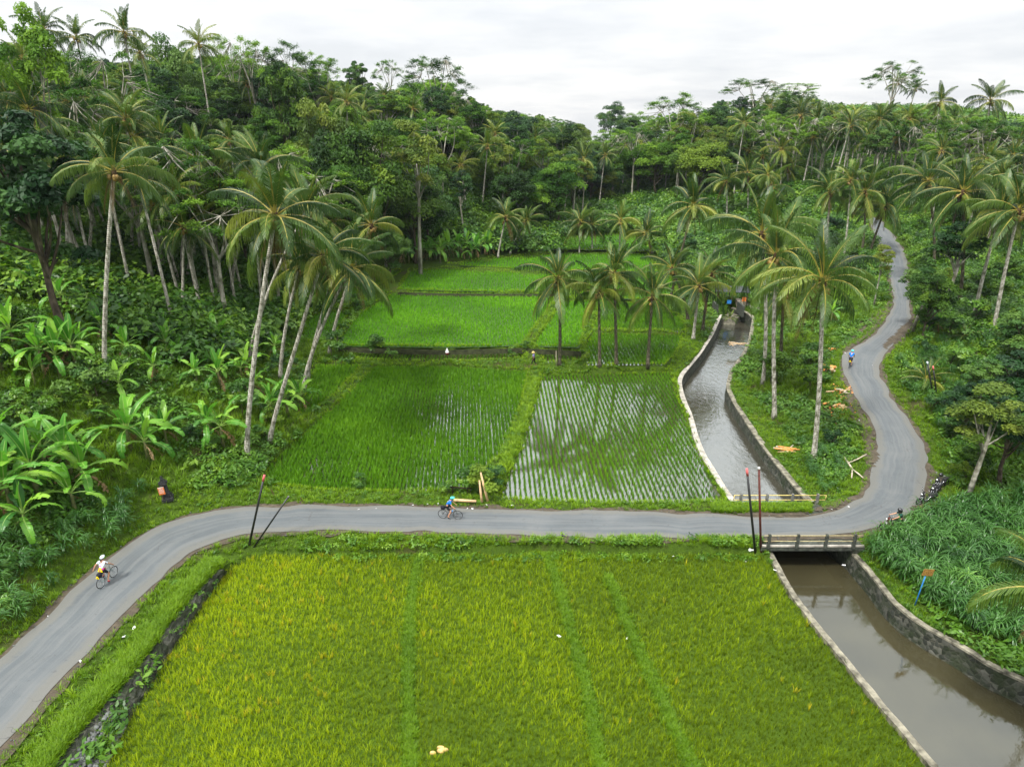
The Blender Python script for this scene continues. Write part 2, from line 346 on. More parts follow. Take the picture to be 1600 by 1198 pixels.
# heights: scattered control points
ctrl = []
TOE = W3([(-160,1110,0.2),(-60,1050,.2),(30,985,.2),(125,890,.2),(190,838,.2),(255,800,.2),(330,780,.2),(388,752,.2),(405,722,.2),(462,675,.2),(468,630,.3),(478,575,.4),(455,540,.8),(462,500,1),(510,462,1.2),(560,420,1.4),(640,412,1.6),(740,402,1.8),(800,394,2),(850,374,2.4),(900,362,2.6)])
TOE = np.vstack([TOE, [[22, 175, 4], [30, 215, 6], [34, 270, 9], [36, 340, 12]]])
PROF = [(3, 1.5), (7, 3.8), (14, 7), (24, 11), (38, 16.5), (60, 22.5), (95, 27)]
tt = resample(TOE, 44)
for i in range(1, len(tt) - 1):
    d = tt[i + 1] - tt[i - 1]; n_ = np.array([-d[1], d[0]]); n_ /= np.linalg.norm(n_)
    ctrl.append(tt[i])
    for dist, z in PROF:
        q = tt[i, :2] + n_ * dist
        if dpoly(np.array([q[0]]), np.array([q[1]]), TOE)[0] > dist * .9:
            ctrl.append([q[0], q[1], tt[i, 2] * .6 + z])
for i in range(0, NR, 6): ctrl.append([*RC[i, :2], RC[i, 2]])
for k, (z, pl) in FP.items():
    c = resample(np.vstack([pl, pl[:1]]), max(6, int(np.linalg.norm(np.diff(pl, axis=0), axis=1).sum() / 3.5)))
    up = {'near': .25, 'flooded': .22, 'mid': .22}.get(k, .28)
    for q in c: ctrl.append([q[0], q[1], z + up])
for w in (WCLU, WCRU, WCLD, WCRD):
    for q in resample(w, 14): ctrl.append([q[0], q[1], q[2] - .06])
for q in [(1250,700,.2),(1300,700,.2),(1310,640,.8),(1270,640,.4),(1230,600,.2),(1270,560,1),(1290,520,2),(1220,520,.6),(1300,470,3),(1340,500,3),(1260,450,2.2),(1340,420,4.4),(1320,380,5),(1240,400,3),(1180,440,1.4),(1120,440,1.2),(1100,400,2),(1180,380,3),
          (1500,650,1.6),(1570,650,2),(1480,560,3.2),(1560,560,3.6),(1500,500,4.6),(1590,500,5),(1470,440,5.6),(1560,430,7),(1590,390,8.5),(1500,390,8),(1480,760,.6),(1600,760,1),(1500,820,-.1),(1600,850,.2),(1450,900,-.4),(1560,950,-.35),(1400,860,-.3),(1480,980,-.55),(1560,1020,-.6),(1640,1050,-.6),
          (1100,520,.3),(1085,560,.1),(1380,600,2)]: ctrl.append(P(*q))
for q in [(20,190,4.5),(30,240,7),(36,300,9),(45,400,9),(0,420,12),(60,150,10),(78,165,14),(60,185,15),(95,140,14),(115,165,20),(85,205,24),(58,225,20),(125,110,13),(102,95,9.5),(82,78,6),(62,60,2.8),(62,42,1),(52,28,-.5),(80,20,0),(130,60,9),(95,255,25),(65,290,19),(155,210,25),(200,120,16),(220,300,22),(120,350,20),(-100,360,22),(-220,250,30),(-200,80,30),(-150,0,24),(-480,600,8),(0,610,4),(480,600,8),(490,200,0),(-490,200,14),(400,400,2),(-300,450,14),(250,450,14),(80,480,7),(-120,480,10),(150,-40,0),(0,-60,-3),(300,50,10),(0,5,-1.5),(-10,0,-1.5),(15,0,-1.5)]: ctrl.append(list(q))
ctrl = np.array(ctrl, float)
# thin out near-duplicates
keep = []
for i, q in enumerate(ctrl):
    if not keep or np.min(np.hypot(ctrl[keep, 0] - q[0], ctrl[keep, 1] - q[1])) > .55: keep.append(i)
ctrl = ctrl[keep]
D_ = np.hypot(ctrl[:, None, 0] - ctrl[None, :, 0], ctrl[:, None, 1] - ctrl[None, :, 1])
A_ = np.zeros((len(ctrl) + 3,) * 2); A_[:-3, :-3] = D_ + 1e-6; A_[:-3, -3] = A_[-3, :-3] = 1; A_[:-3, -2:] = ctrl[:, :2]; A_[-2:, :-3] = ctrl[:, :2].T
w_ = np.linalg.solve(A_ + np.diag(np.r_[np.full(len(ctrl), -.4), 0, 0, 0]), np.r_[ctrl[:, 2], 0, 0, 0])
def Hb(x, y):
    x = np.atleast_1d(np.asarray(x, float)); y = np.atleast_1d(np.asarray(y, float)); o = np.empty(x.shape); xr, yr, orr = x.ravel(), y.ravel(), o.ravel()
    for s in range(0, len(xr), 20000):
        e = slice(s, s + 20000); orr[e] = np.hypot(xr[e, None] - ctrl[None, :, 0], yr[e, None] - ctrl[None, :, 1]) @ w_[:-3] + w_[-3] + w_[-2] * xr[e] + w_[-1] * yr[e]
    return o
def fbm(x, y, s):
    return (np.sin(x * s + 1.3 * np.sin(y * s * .7)) + np.sin(y * s * 1.31 + 1.7 * np.sin(x * s * .53 + 1)) + .5 * np.sin((x + y) * s * 2.3 + 2 * np.sin((x - y) * s))) / 2.5
def roadinfo(x, y):
    d, bi = dpoly(x, y, RC[::3], want=True)
    ii = bi * 3; k = np.arange(NR); return d, np.interp(ii, k, RC[:, 2]), np.interp(ii, k, RWID) / 2
def H(x, y, full=False):
    x = np.atleast_1d(np.asarray(x, float)); y = np.atleast_1d(np.asarray(y, float)); z = Hb(x, y)
    rd, rz, rw = roadinfo(x, y)
    free = np.clip((rd - rw - 1.5) / 6, 0, 1)
    infield = np.zeros(x.shape, bool)
    z = z + free * .18 * fbm(x, y, .9) + free * .06 * fbm(x, y, 3.1)
    for k, (fz, pl) in FP.items():
        m = inpoly(x, y, pl); z = np.where(m, fz - .12, z); infield |= m
    b = np.clip((rd - rw - .5) / 1.2, 0, 1); b = b * b * (3 - 2 * b)
    z = np.where(infield, z, (rz - .07) * (1 - b) + z * b)
    return (z, infield, rd - rw) if full else z
def hit(u, v):
    d = ray(u, v); t = np.linspace(20, 320, 151); h = H(d[0] * t, d[1] * t); below = np.where(CAMH + d[2] * t < h)[0]
    k = below[0] if len(below) else 150
    t = np.linspace(t[max(k - 1, 0)] - .05, t[k] + .05, 15); x, y, z = d[0] * t, d[1] * t, CAMH + d[2] * t
    h = H(x, y); below = np.where(z < h)[0]; i = below[0] if len(below) else 14
    if i == 0: return np.array([x[0], y[0], h[0]])
    f = (z[i - 1] - h[i - 1]) / ((z[i - 1] - h[i - 1]) - (z[i] - h[i]) + 1e-9); tt_ = t[i - 1] + f * (t[i] - t[i - 1])
    q = d * tt_; return np.array([q[0], q[1], CAMH + q[2]])

# ---- terrain grid, fine where the valley is
def axis(lo, hi, step, far_lo, far_hi):
    a = list(np.arange(lo, hi, step)); s = step
    while a[-1] < far_hi: s *= 1.09; a.append(a[-1] + s)
    s = step; b = []
    c = lo
    while c > far_lo: s *= 1.09; c -= s; b.append(c)
    return np.array(b[::-1] + a)
gx = axis(-34, 42, .23, -500, 500); gy = axis(14, 90, .23, -120, 620)
GX, GY = np.meshgrid(gx, gy)
GZ = H(GX, GY)
cm = inpoly(GX, GY, CANAL) | (dpoly(GX, GY, CANAL, True) < .18)
GZ = np.where(cm, -4.2, GZ)
ny, nx = GX.shape
i_ = np.arange(ny - 1)[:, None] * nx; j_ = np.arange(nx - 1)[None, :]
TF = np.stack([i_ + j_, i_ + j_ + 1, i_ + nx + j_ + 1, i_ + nx + j_], -1).reshape(-1, 4)
m, t = newmat('hill_soil_and_grass')
tcn = N(t, 'ShaderNodeTexCoord').outputs['Object']
n1 = noise(t, .22, 5, .6, vec=tcn); n2 = noise(t, 2.5, 6, .7, vec=tcn); n3 = noise(t, 11, 4, .7, vec=tcn)
g = ramp(t, n2, [(.3, (.012, .024, .004)), (.5, (.032, .062, .006)), (.72, (.065, .12, .009))])
g2 = ramp(t, n3, [(.3, (.016, .03, .004)), (.7, (.08, .14, .010))])
c = mixc(t, .45, g, g2)
c = mixc(t, ramp(t, n1, [(.56, (0, 0, 0)), (.68, (.8,) * 3)]), c, mixc(t, n3, (.03, .022, .012), (.07, .05, .028)))
out(t, princ(t, c, .9, .1, bump(t, n3, .8, .12))); M['ground'] = m
gr_ = obj('ground', mesh('ground', np.stack([GX, GY, GZ], -1).reshape(-1, 3), TF, M['ground'], smooth=True)); tag(gr_, kind='structure')

# ---- road: asphalt ribbon over a wider earth shoulder
def ribbon(name, A, B, nc, zoff, mat, jit=0.0, ext=0.0, seed=0, crown=0.0):
    r = np.random.default_rng(seed); d = A - B; w = np.linalg.norm(d[:, :2], axis=1)[:, None]; d = d / w; n = len(A)
    jl = smoothl(r.normal(0, 1, (n, 1)), 2) * jit; jr = smoothl(r.normal(0, 1, (n, 1)), 2) * jit
    A2 = A + d * (ext + jl); B2 = B - d * (ext + jr)
    s = np.linspace(0, 1, nc)[None, :, None]
    V = A2[:, None, :] * (1 - s) + B2[:, None, :] * s; V[:, :, 2] = A[:, None, 2] + zoff + crown * 4 * (s * (1 - s))[..., 0]
    al = np.r_[0, np.cumsum(np.linalg.norm(np.diff((A2 + B2)[:, :2] / 2, axis=0), axis=1))]
    UV = np.stack(np.broadcast_arrays(s[..., 0], al[:, None] / 10), -1)
    i = np.arange(n - 1)[:, None] * nc; j = np.arange(nc - 1)[None, :]
    F = np.stack([i + j, i + nc + j, i + nc + j + 1, i + j + 1], -1).reshape(-1, 4)
    return obj(name, mesh(name, V.reshape(-1, 3), F, mat, smooth=True, uv=UV.reshape(-1, 2)))
m, t = newmat('asphalt')
uvn = N(t, 'ShaderNodeUVMap'); sp_ = N(t, 'ShaderNodeSeparateXYZ'); L(t, uvn.outputs[0], sp_.inputs[0])
tcn = N(t, 'ShaderNodeTexCoord').outputs['Object']
big = noise(t, .35, 5, .6, vec=tcn); fine = noise(t, 30, 3, .6, vec=tcn); mid = noise(t, 3, 6, .65, vec=tcn)
mp = N(t, 'ShaderNodeMapping'); mp.inputs['Scale'].default_value = (9, .9, 1); L(t, uvn.outputs[0], mp.inputs[0])
streak = noise(t, 1.2, 4, .6, vec=mp.outputs[0], dist=.3)
c = ramp(t, big, [(.3, (.040, .052, .060)), (.55, (.062, .076, .085)), (.75, (.098, .106, .108))])
c = mixc(t, ramp(t, streak, [(.42, (0, 0, 0)), (.66, (.7,) * 3)]), c, (.115, .122, .122))
c = mixc(t, ramp(t, mid, [(.28, (.75,) * 3), (.40, (0, 0, 0))]), c, (.035, .038, .038))
e1 = N(t, 'ShaderNodeMath', operation='PINGPONG'); L(t, sp_.outputs[0], e1.inputs[0]); e1.inputs[1].default_value = .5
e2 = N(t, 'ShaderNodeMath', operation='MULTIPLY_ADD'); L(t, mid, e2.inputs[0]); e2.inputs[1].default_value = -.22; L(t, e1.outputs[0], e2.inputs[2])
c = mixc(t, ramp(t, e2.outputs[0], [(0, (.75,) * 3), (.10, (0, 0, 0))]), c, (.105, .102, .085))
vor = N(t, 'ShaderNodeTexVoronoi', feature='DISTANCE_TO_EDGE'); vor.inputs['Scale'].default_value = .55; wv = N(t, 'ShaderNodeVectorMath', operation='ADD')
sc_ = N(t, 'ShaderNodeVectorMath', operation='SCALE'); nn = N(t, 'ShaderNodeTexNoise'); nn.inputs['Scale'].default_value = 1.3; L(t, tcn, nn.inputs[0]); L(t, nn.outputs[1], sc_.inputs[0]); sc_.inputs['Scale'].default_value = 1.4
L(t, tcn, wv.inputs[0]); L(t, sc_.outputs[0], wv.inputs[1]); L(t, wv.outputs[0], vor.inputs['Vector'])
cr = ramp(t, vor.outputs[0], [(0, (1, 1, 1)), (.020, (0, 0, 0))])
cm2 = N(t, 'ShaderNodeMath', operation='MULTIPLY'); L(t, cr, cm2.inputs[0]); L(t, ramp(t, noise(t, .3, 3, .5, vec=tcn), [(.56, (0, 0, 0)), (.62, (.8,) * 3)]), cm2.inputs[1])
c = mixc(t, cm2.outputs[0], c, (.03, .03, .03))
c = mixc(t, .25, c, mixc(t, fine, (.05, .05, .05), (.24, .24, .23)))
out(t, princ(t, c, .75, .35, bump(t, fine, .3, .02))); M['asphalt'] = m
m, t = newmat('earth_shoulder'); tcn = N(t, 'ShaderNodeTexCoord').outputs['Object']
a_ = noise(t, 2.2, 6, .7, vec=tcn); b_ = noise(t, 14, 4, .7, vec=tcn)
c = ramp(t, a_, [(.3, (.018, .016, .013)), (.5, (.055, .045, .032)), (.66, (.10, .08, .055)), (.8, (.15, .13, .10))]); c = mixc(t, .35, c, mixc(t, b_, (.02, .018, .012), (.16, .13, .09)))
out(t, princ(t, c, .9, .2, bump(t, b_, .8, .05))); M['earth'] = m
tag(ribbon('road_shoulder', RL, RR_, 7, -.018, M['earth'], .30, .40, 3), kind='structure')
tag(ribbon('road', RL, RR_, 11, .012, M['asphalt'], .16, 0, 4, .03), kind='structure')

def drape(name, poly_uv, mat, off, step=.28, zref=0.3, seed=1):
    pl = np.array([hit(u, v)[:2] for u, v in poly_uv]); pl = resample(np.c_[np.vstack([pl, pl[:1]]), np.zeros(len(pl) + 1)], 70)[:-1, :2]
    r = np.random.default_rng(seed); pl = pl + smoothl(r.normal(0, .22, (69, 2)), 1)
    xs = np.arange(pl[:, 0].min(), pl[:, 0].max() + step, step); ys = np.arange(pl[:, 1].min(), pl[:, 1].max() + step, step); X, Y = np.meshgrid(xs, ys); Z, I, RD = H(X, Y, True); _, rz, _ = roadinfo(X, Y)
    Z = np.where(RD < .1, rz + .012, np.where(RD < .8, np.maximum(Z, rz - .01), Z)) + off
    nx_ = X.shape[1]; i = np.arange(X.shape[0] - 1)[:, None] * nx_; j = np.arange(nx_ - 1)[None, :]; F = np.stack([i + j, i + j + 1, i + nx_ + j + 1, i + nx_ + j], -1).reshape(-1, 4)
    cxy = np.c_[X.ravel()[F].mean(1), Y.ravel()[F].mean(1)]; F = F[inpoly(cxy[:, 0], cxy[:, 1], pl)]
    return tag(obj(name, mesh(name, np.stack([X, Y, Z], -1).reshape(-1, 3), F, mat, smooth=True)), kind='structure')
drape('dirt_verge', [(1322,548),(1345,536),(1372,508),(1390,482),(1392,470),(1378,478),(1350,500),(1322,528),(1306,546)], M['earth'], .03)
drape('dirt_verge', [(1118,802),(1180,806),(1250,808),(1285,800),(1320,786),(1300,780),(1275,788),(1268,799),(1180,800)], M['earth'], .03, seed=2)
drape('dirt_verge', [(1360,728),(1352,700),(1340,668),(1326,640),(1318,612),(1330,620),(1352,655),(1370,690),(1364,730)], M['earth'], .03, seed=3)
drape('dirt_verge', [(1446,780),(1430,802),(1400,815),(1415,822),(1450,800),(1478,780),(1480,750),(1458,735)], M['earth'], .03, seed=4)
drape('dirt_verge', [(1385,545),(1400,534),(1420,520),(1428,505),(1420,500),(1404,518),(1385,532),(1378,545)], M['earth'], .03, seed=5)
# ---- canal: water, walls
def sheet(name, poly, z, mat, kind='structure'):
    poly = np.asarray(poly)[:, :2]; tri = tessellate_polygon([[Vector((*q, 0)) for q in poly]])
    V = np.c_[poly, np.full(len(poly), z)]; F = []
    for a, b, c in tri:
        n = np.cross(V[b] - V[a], V[c] - V[a])[2]; F.append((a, b, c) if n > 0 else (a, c, b))
    return tag(obj(name, mesh(name, V, np.array(F), mat)), kind=kind)
def watermat(name, mud, bscale, bstr, refl=.02, rough=.06, foam=0):
    m, t = newmat(name); tcn = N(t, 'ShaderNodeTexCoord').outputs['Object']
    mp = N(t, 'ShaderNodeMapping'); mp.inputs['Scale'].default_value = (1, .55, 1); mp.inputs['Rotation'].default_value = (0, 0, .2); L(t, tcn, mp.inputs[0])
    h = noise(t, bscale, 5, .6, vec=mp.outputs[0], dist=.4); h2 = noise(t, .4, 3, .5, vec=tcn)
    c = ramp(t, h2, [(.3, tuple(x * .8 for x in mud)), (.7, tuple(x * 1.2 for x in mud))])
    if foam: c = mixc(t, ramp(t, noise(t, 2.2, 7, .75, vec=mp.outputs[0], dist=1.2), [(.60, (0, 0, 0)), (.70, (foam,) * 3)]), c, (.5, .5, .48))
    b = bump(t, h, bstr, .12)
    d = princ(t, c, .5, .0)
    g = N(t, 'ShaderNodeBsdfGlossy'); g.inputs['Roughness'].default_value = rough; g.inputs['Color'].default_value = (.90, .97, .98, 1); L(t, b, g.inputs['Normal'])
    f = N(t, 'ShaderNodeFresnel'); f.inputs['IOR'].default_value = 1.45; L(t, b, f.inputs['Normal'])
    f2 = N(t, 'ShaderNodeMath', operation='MULTIPLY_ADD'); L(t, f.outputs[0], f2.inputs[0]); f2.inputs[1].default_value = 1.15; f2.inputs[2].default_value = refl
    ms = N(t, 'ShaderNodeMixShader'); L(t, f2.outputs[0], ms.inputs[0]); L(t, d, ms.inputs[1]); L(t, g.outputs[0], ms.inputs[2])
    out(t, ms.outputs[0]); return m
M['canal'] = watermat('muddy_canal_water', (.036, .032, .016), 2.0, .08, .05, .05)
M['canal_up'] = watermat('rippled_canal_water', (.040, .036, .025), 2.2, .28, .20, .04, .35)
M['paddy'] = watermat('paddy_water', (.035, .030, .014), 1.2, .03, .22, .05)
def expand(w, dirp, e):  # push the wall line outwards
    d = np.gradient(w[:, :2], axis=0); n_ = np.stack([-d[:, 1], d[:, 0]], -1); n_ /= np.linalg.norm(n_, axis=1)[:, None]
    q = w.copy(); q[:, :2] += n_ * e * dirp; return q
cu = [resample(w, 70) for w in (WCLU, WCRU)]; cd = [resample(w, 60) for w in (WCLD, WCRD)]
cu = [smoothl(w, 3) for w in cu]; cd = [smoothl(w, 3) for w in cd]
mid_l, mid_r = P(1180, 838, 0), P(1305, 838, 0)
sheet('canal_water', np.vstack([[WCLD[0]], WCLD[1:], WCRD[::-1], ]), ZD, M['canal'])
sheet('canal_water', np.vstack([[P(1168, 822, 0)], cu[0], cu[1][::-1], [P(1292, 822, 0)]]), ZU, M['canal_up'])
sheet('canal_water', np.array([P(1168, 822, 0), P(1292, 822, 0), WCRD[0], WCLD[0]]), ZD - .02, M['canal'])
M['wall_stone'] = None
m, t = newmat('canal_stone'); tcn = N(t, 'ShaderNodeTexCoord').outputs['Object']
vo = N(t, 'ShaderNodeTexVoronoi', feature='DISTANCE_TO_EDGE'); vo.inputs['Scale'].default_value = 3.8; L(t, tcn, vo.inputs['Vector'])
vc = N(t, 'ShaderNodeTexVoronoi'); vc.inputs['Scale'].default_value = 3.8; L(t, tcn, vc.inputs['Vector'])
bw = N(t, 'ShaderNodeRGBToBW'); L(t, vc.outputs['Color'], bw.inputs[0])
st = ramp(t, bw.outputs[0], [(.2, (.014, .016, .012)), (.5, (.032, .035, .028)), (.8, (.085, .085, .07))])
st = mixc(t, ramp(t, vo.outputs[0], [(0, (1, 1, 1)), (.05, (0, 0, 0))]), st, (.075, .070, .055))
nz = noise(t, 1.1, 6, .7, vec=tcn)
st = mixc(t, ramp(t, nz, [(.42, (0, 0, 0)), (.6, (.85,) * 3)]), st, (.018, .026, .010))
out(t, princ(t, st, .85, .2, bump(t, vo.outputs[0], .8, .08))); M['wall_stone'] = m
M['coping'] = simple('old_concrete', (.30, .28, .24), .85, .2, .45, 2.5, .4)
M['coping_dark'] = simple('weathered_concrete', (.15, .14, .105), .85, .2, .8, 2.6, .5)
def canal_wall(line, side, zb, label, cap, wth=.42, batter=.12, step=.0):
    o = expand(line, side, wth); low = expand(line, -side, batter); n = len(line)
    r = np.random.default_rng(int(abs(line[0, 0]) * 10)); jz = smoothl(r.normal(0, .03, (n, 1)), 1)[:, 0]
    root = empty('canal_wall', (0, 0, 0)); tag(root, label, 'wall')
    mb = MB()
    prof = [line.copy(), low.copy()]; prof[0][:, 2] -= .03; prof[1][:, 2] = zb - .6
    V = np.concatenate([prof[0], prof[1]]); F = [[i, i + 1, n + i + 1, n + i] for i in range(n - 1)]
    mb.add(V, F); mb.build('stone_face', M['wall_stone'], root)
    q = [expand(line, -side, .04), expand(line, -side, .04), o, o.copy()]
    q = [a.copy() for a in q]; q[0][:, 2] = line[:, 2] - .06; q[1][:, 2] = line[:, 2] + .06 + jz; q[2][:, 2] = line[:, 2] + .06 + jz; q[3][:, 2] = line[:, 2] - .8
    V = np.concatenate(q); F = [[k * n + i, k * n + i + 1, (k + 1) * n + i + 1, (k + 1) * n + i] for k in range(3) for i in range(n - 1)]
    mb = MB(); mb.add(V, F); mb.build('coping', cap, root); return root
canal_wall(cu[0], 1, ZU, 'pale capped canal wall beside the flooded rice field, upstream of the bridge', M['coping'])
canal_wall(cu[1], -1, ZU, 'mossy stone canal wall below the palm bank, upstream of the bridge', M['coping_dark'])
canal_wall(cd[0], -1, ZD, 'thin pale canal wall along the ripening rice field, downstream of the bridge', M['coping_dark'], .32)
canal_wall(cd[1], 1, ZD, 'mossy rubble canal wall below the tall grass, downstream of the bridge', M['coping_dark'], .30)

# ---- paddies
m, t = newmat('paddy_soil'); tcn = N(t, 'ShaderNodeTexCoord').outputs['Object']
a_ = noise(t, 3, 6, .7, vec=tcn); b_ = noise(t, 18, 4, .7, vec=tcn)
c = mixc(t, .5, ramp(t, a_, [(.3, (.020, .036, .005)), (.7, (.055, .10, .007))]), ramp(t, b_, [(.3, (.02, .04, .004)), (.7, (.09, .15, .008))]))
out(t, princ(t, c, .95, .1, bump(t, b_, .8, .08))); M['soil'] = m
m, t = newmat('wet_paddy'); tcn = N(t, 'ShaderNodeTexCoord').outputs['Object']
a_ = noise(t, 2, 5, .7, vec=tcn)
c = ramp(t, a_, [(.3, (.020, .045, .006)), (.7, (.04, .10, .008))])
out(t, princ(t, c, .6, .3)); M['wet'] = m
for k, (z, pl) in FP.items():
    wet = k in ('flooded', 'pond_far', 'pond_near', 'mid', 'strip', 'strip2', 'corner')
    mt = M['paddy'] if wet else (M['soil'] if k == 'near' else M['wet'])
    sheet('paddy_water' if wet else 'paddy_field', pl, z - (.06 if wet else .05), mt)
# ------------------------------------------------------------------ plants: prototypes
def blades(n, h, w, spread, bend, seed, rows=2, hvar=.3):
    r = np.random.default_rng(seed); V = []; F = []
    for i in range(n):
        a = r.uniform(0, 2 * math.pi); hh = h * r.uniform(1 - hvar, 1 + hvar * .4); d = np.array([math.cos(a), math.sin(a), 0]); sd = np.array([-d[1], d[0], 0])
        b0 = d * r.uniform(0, spread); bn = bend * r.uniform(.5, 1.3); k = len(V)
        for j in range(rows + 1):
            s = j / rows; ww = w * (1 - s * .85) / 2
            c = b0 + d * (hh * bn * s ** 1.8) + np.array([0, 0, hh * (s - .5 * bn * s ** 2.4)])
            V += [c - sd * ww, c + sd * ww]
        F += [[k + 2 * j, k + 2 * j + 1, k + 2 * j + 3, k + 2 * j + 2] for j in range(rows)]
    return np.array(V), np.array(F)
def leaves(C, Nn, size, r, asp=.5, jit=.35):
    """rhombic leaves at centres C with normals Nn"""
    n = len(C); t = r.normal(0, 1, (n, 3)); t -= Nn * (t * Nn).sum(1)[:, None]; t /= np.linalg.norm(t, axis=1)[:, None] + 1e-9
    b = np.cross(Nn, t); s = (size * r.uniform(1 - jit, 1 + jit, n))[:, None]
    V = np.stack([C - t * s * .5, C + b * s * asp * .5 - Nn * s * .06, C + t * s * .5 - Nn * s * .12, C - b * s * asp * .5 - Nn * s * .06], 1).reshape(-1, 3)
    return V, np.arange(4 * n).reshape(-1, 4)
def cluster(c, rad, n, size, r, up=.5, asp=.5, shell=.55):
    d = r.normal(0, 1, (n, 3)); d /= np.linalg.norm(d, axis=1)[:, None]; d[:, 2] = np.where(d[:, 2] < -.25, -d[:, 2], d[:, 2])
    q = (shell + (1 - shell) * r.random(n))[:, None]; C = np.asarray(c) + d * q * np.asarray(rad)
    Nn = d * (1 - up) + np.array([0, 0, up]) + r.normal(0, .35, (n, 3)); Nn /= np.linalg.norm(Nn, axis=1)[:, None]
    return leaves(C, Nn, size, r, asp)
def weed(n, rad, h, size, seed, asp=.5):
    r = np.random.default_rng(seed); return cluster((0, 0, h * .35), (rad, rad, h * .65), n, size, r, .55, asp, .3)

GR = [blades(12, .42, .045, .12, .55, 10 + i) for i in range(5)]
GRL = [blades(14, .75, .05, .18, .6, 20 + i) for i in range(5)]
RICE = [blades(8, .40, .028, .07, .34, 30 + i) for i in range(6)]
RICEY = [blades(11, .40, .040, .06, .30, 40 + i) for i in range(6)]
RICEV = [blades(8, .42, .07, .16, .4, 50 + i) for i in range(5)]
WEED = [weed(26, .40, .5, .20, 60 + i) for i in range(5)] + [weed(22, .5, .45, .30, 70 + i, .4) for i in range(3)]
UNDER = [cluster((0, 0, .3), (.62, .62, .42), 150, .15, np.random.default_rng(90 + i), .5, .5, .35) for i in range(4)]
def elephant(seed, h=1.9, n=30):
    r = np.random.default_rng(seed); V = []; F = []
    for i in range(n):
        a = r.uniform(0, 2 * math.pi); d = np.array([math.cos(a), math.sin(a), 0]); sd = np.array([-d[1], d[0], 0]); hh = r.uniform(.3, .8) * h
        b0 = d * r.uniform(0, .3) + np.array([0, 0, hh]); Lb = r.uniform(.55, 1.0); e = r.uniform(.5, 1.35); k = len(V); p = b0.copy(); ns = 5
        for j in range(ns + 1):
            s = j / ns; w = .05 * math.sin(math.pi * (.18 + .8 * s)) * .5; V += [p - sd * w, p + sd * w + np.array([0, 0, .01])]
            an = e - 2.3 * s; p = p + (d * math.cos(an) + np.array([0, 0, math.sin(an)])) * Lb / ns
        F += [[k + 2 * j, k + 2 * j + 1, k + 2 * j + 3, k + 2 * j + 2] for j in range(ns)]
    for i in range(6):
        a = r.uniform(0, 6.28); x, y = .3 * math.cos(a), .3 * math.sin(a); k = len(V)
        V += [(x * .5 - .02, y * .5, 0), (x * .5 + .02, y * .5, 0), (x - .01, y, h * .8), (x + .01, y, h * .8)]; F.append([k, k + 1, k + 3, k + 2])
    return np.array(V), np.array(F)
ELE = [elephant(80 + i, 1.7, 38) for i in range(5)]

# ---- palm fronds (pointing along +x from the crown's heart)
def frond(Lf, e0, droop, nl, hang, seed, lw=.055, lmax=.26, dead=False):
    r = np.random.default_rng(seed); ns = 40; s = np.linspace(0, 1, ns); an = e0 - droop * s ** 1.35
    side = r.normal(0, .10); px = np.r_[0, np.cumsum(np.cos(an[:-1]))] * Lf / ns; pz = np.r_[0, np.cumsum(np.sin(an[:-1]))] * Lf / ns; py = side * px ** 2 / Lf
    Pp = np.stack([px, py, pz], -1); T = np.gradient(Pp, axis=0); T /= np.linalg.norm(T, axis=1)[:, None]
    mb = MB(); mb.tube(Pp[::5], np.linspace(.055, .010, len(Pp[::5])), 4, 1)
    V = []; F = []; tw = r.normal(0, .25)
    for i in range(nl):
        si = .16 + .83 * (i + .5) / nl; k0 = si * (ns - 1); p = np.array([np.interp(k0, np.arange(ns), Pp[:, c]) for c in range(3)]); tg = T[int(k0)]
        up = np.cross(tg, [0, 1, 0]); up = -up if up[2] < 0 else up
        l = Lf * lmax * max(.12, math.sin(math.pi * (.14 + .80 * si)) ** .7)
        for sg in (-1, 1):
            if r.random() < (.25 if dead else .035): continue
            a = R(62 - 38 * si) + r.normal(0, .07); lat = np.array([0, sg, 0.0]) * math.cos(tw * sg * .3) + up * (.25 + tw * sg * .35)
            d = lat * math.sin(a) + tg * math.cos(a); d /= np.linalg.norm(d); hg = hang * r.uniform(.75, 1.3); w = lw * r.uniform(.8, 1.15)
            q0 = p; q1 = p + d * l * .5 + np.array([0, 0, -.12 * hg * l]); q2 = p + d * l * (.95 - .32 * hg) + np.array([0, 0, -.62 * hg * l])
            k = len(V); V += [q0 - tg * w * .35, q0 + tg * w * .35, q1 - tg * w * .5, q1 + tg * w * .5, q2 - tg * w * .12, q2 + tg * w * .12]
            F += [[k, k + 1, k + 3, k + 2], [k + 2, k + 3, k + 5, k + 4]]
    mb.add(V, F, 0, r.uniform(.2, .8)); return mb
FR_SPEC = [(1.38, .45, .45), (1.15, .95, .6), (.85, 1.25, .85), (.60, 1.45, 1.0), (.32, 1.45, 1.05), (.05, 1.35, 1.1), (-.25, 1.1, 1.1), (-.60, .75, 1.1)]
FRONDS = []
for i, (e, d, hg) in enumerate(FR_SPEC):
    FRONDS.append([frond(4.3 * (.82 if i == 0 else 1), e, d, 60, hg * 1.25, 100 + i * 7 + k, .062).me('frond', [M['palm'], M['palm_rib']]) for k in range(2)])
DEADF = [frond(3.8, -1.0, .45, 34, 1.2, 170 + k, .05, .2, True).me('frond', [M['palm_dead'], M['fibre']]) for k in range(2)]
def frond_plan(r, nf=23):
    pl = []; ga = r.uniform(0, 6.28); gap = r.uniform(0, 6.28)
    for i in range(nf):
        s = i / (nf - 1); lv = min(7, int(s ** 1.0 * 7.6 + r.normal(0, .5))); lv = max(0, lv)
        a_ = ga + i * 2.39996 + r.normal(0, .28)
        if lv >= 3 and abs((a_ - gap + math.pi) % (2 * math.pi) - math.pi) < .38 and r.random() < .8: continue
        pl.append((lv, a_, r.uniform(.76, 1.12)))
    return pl
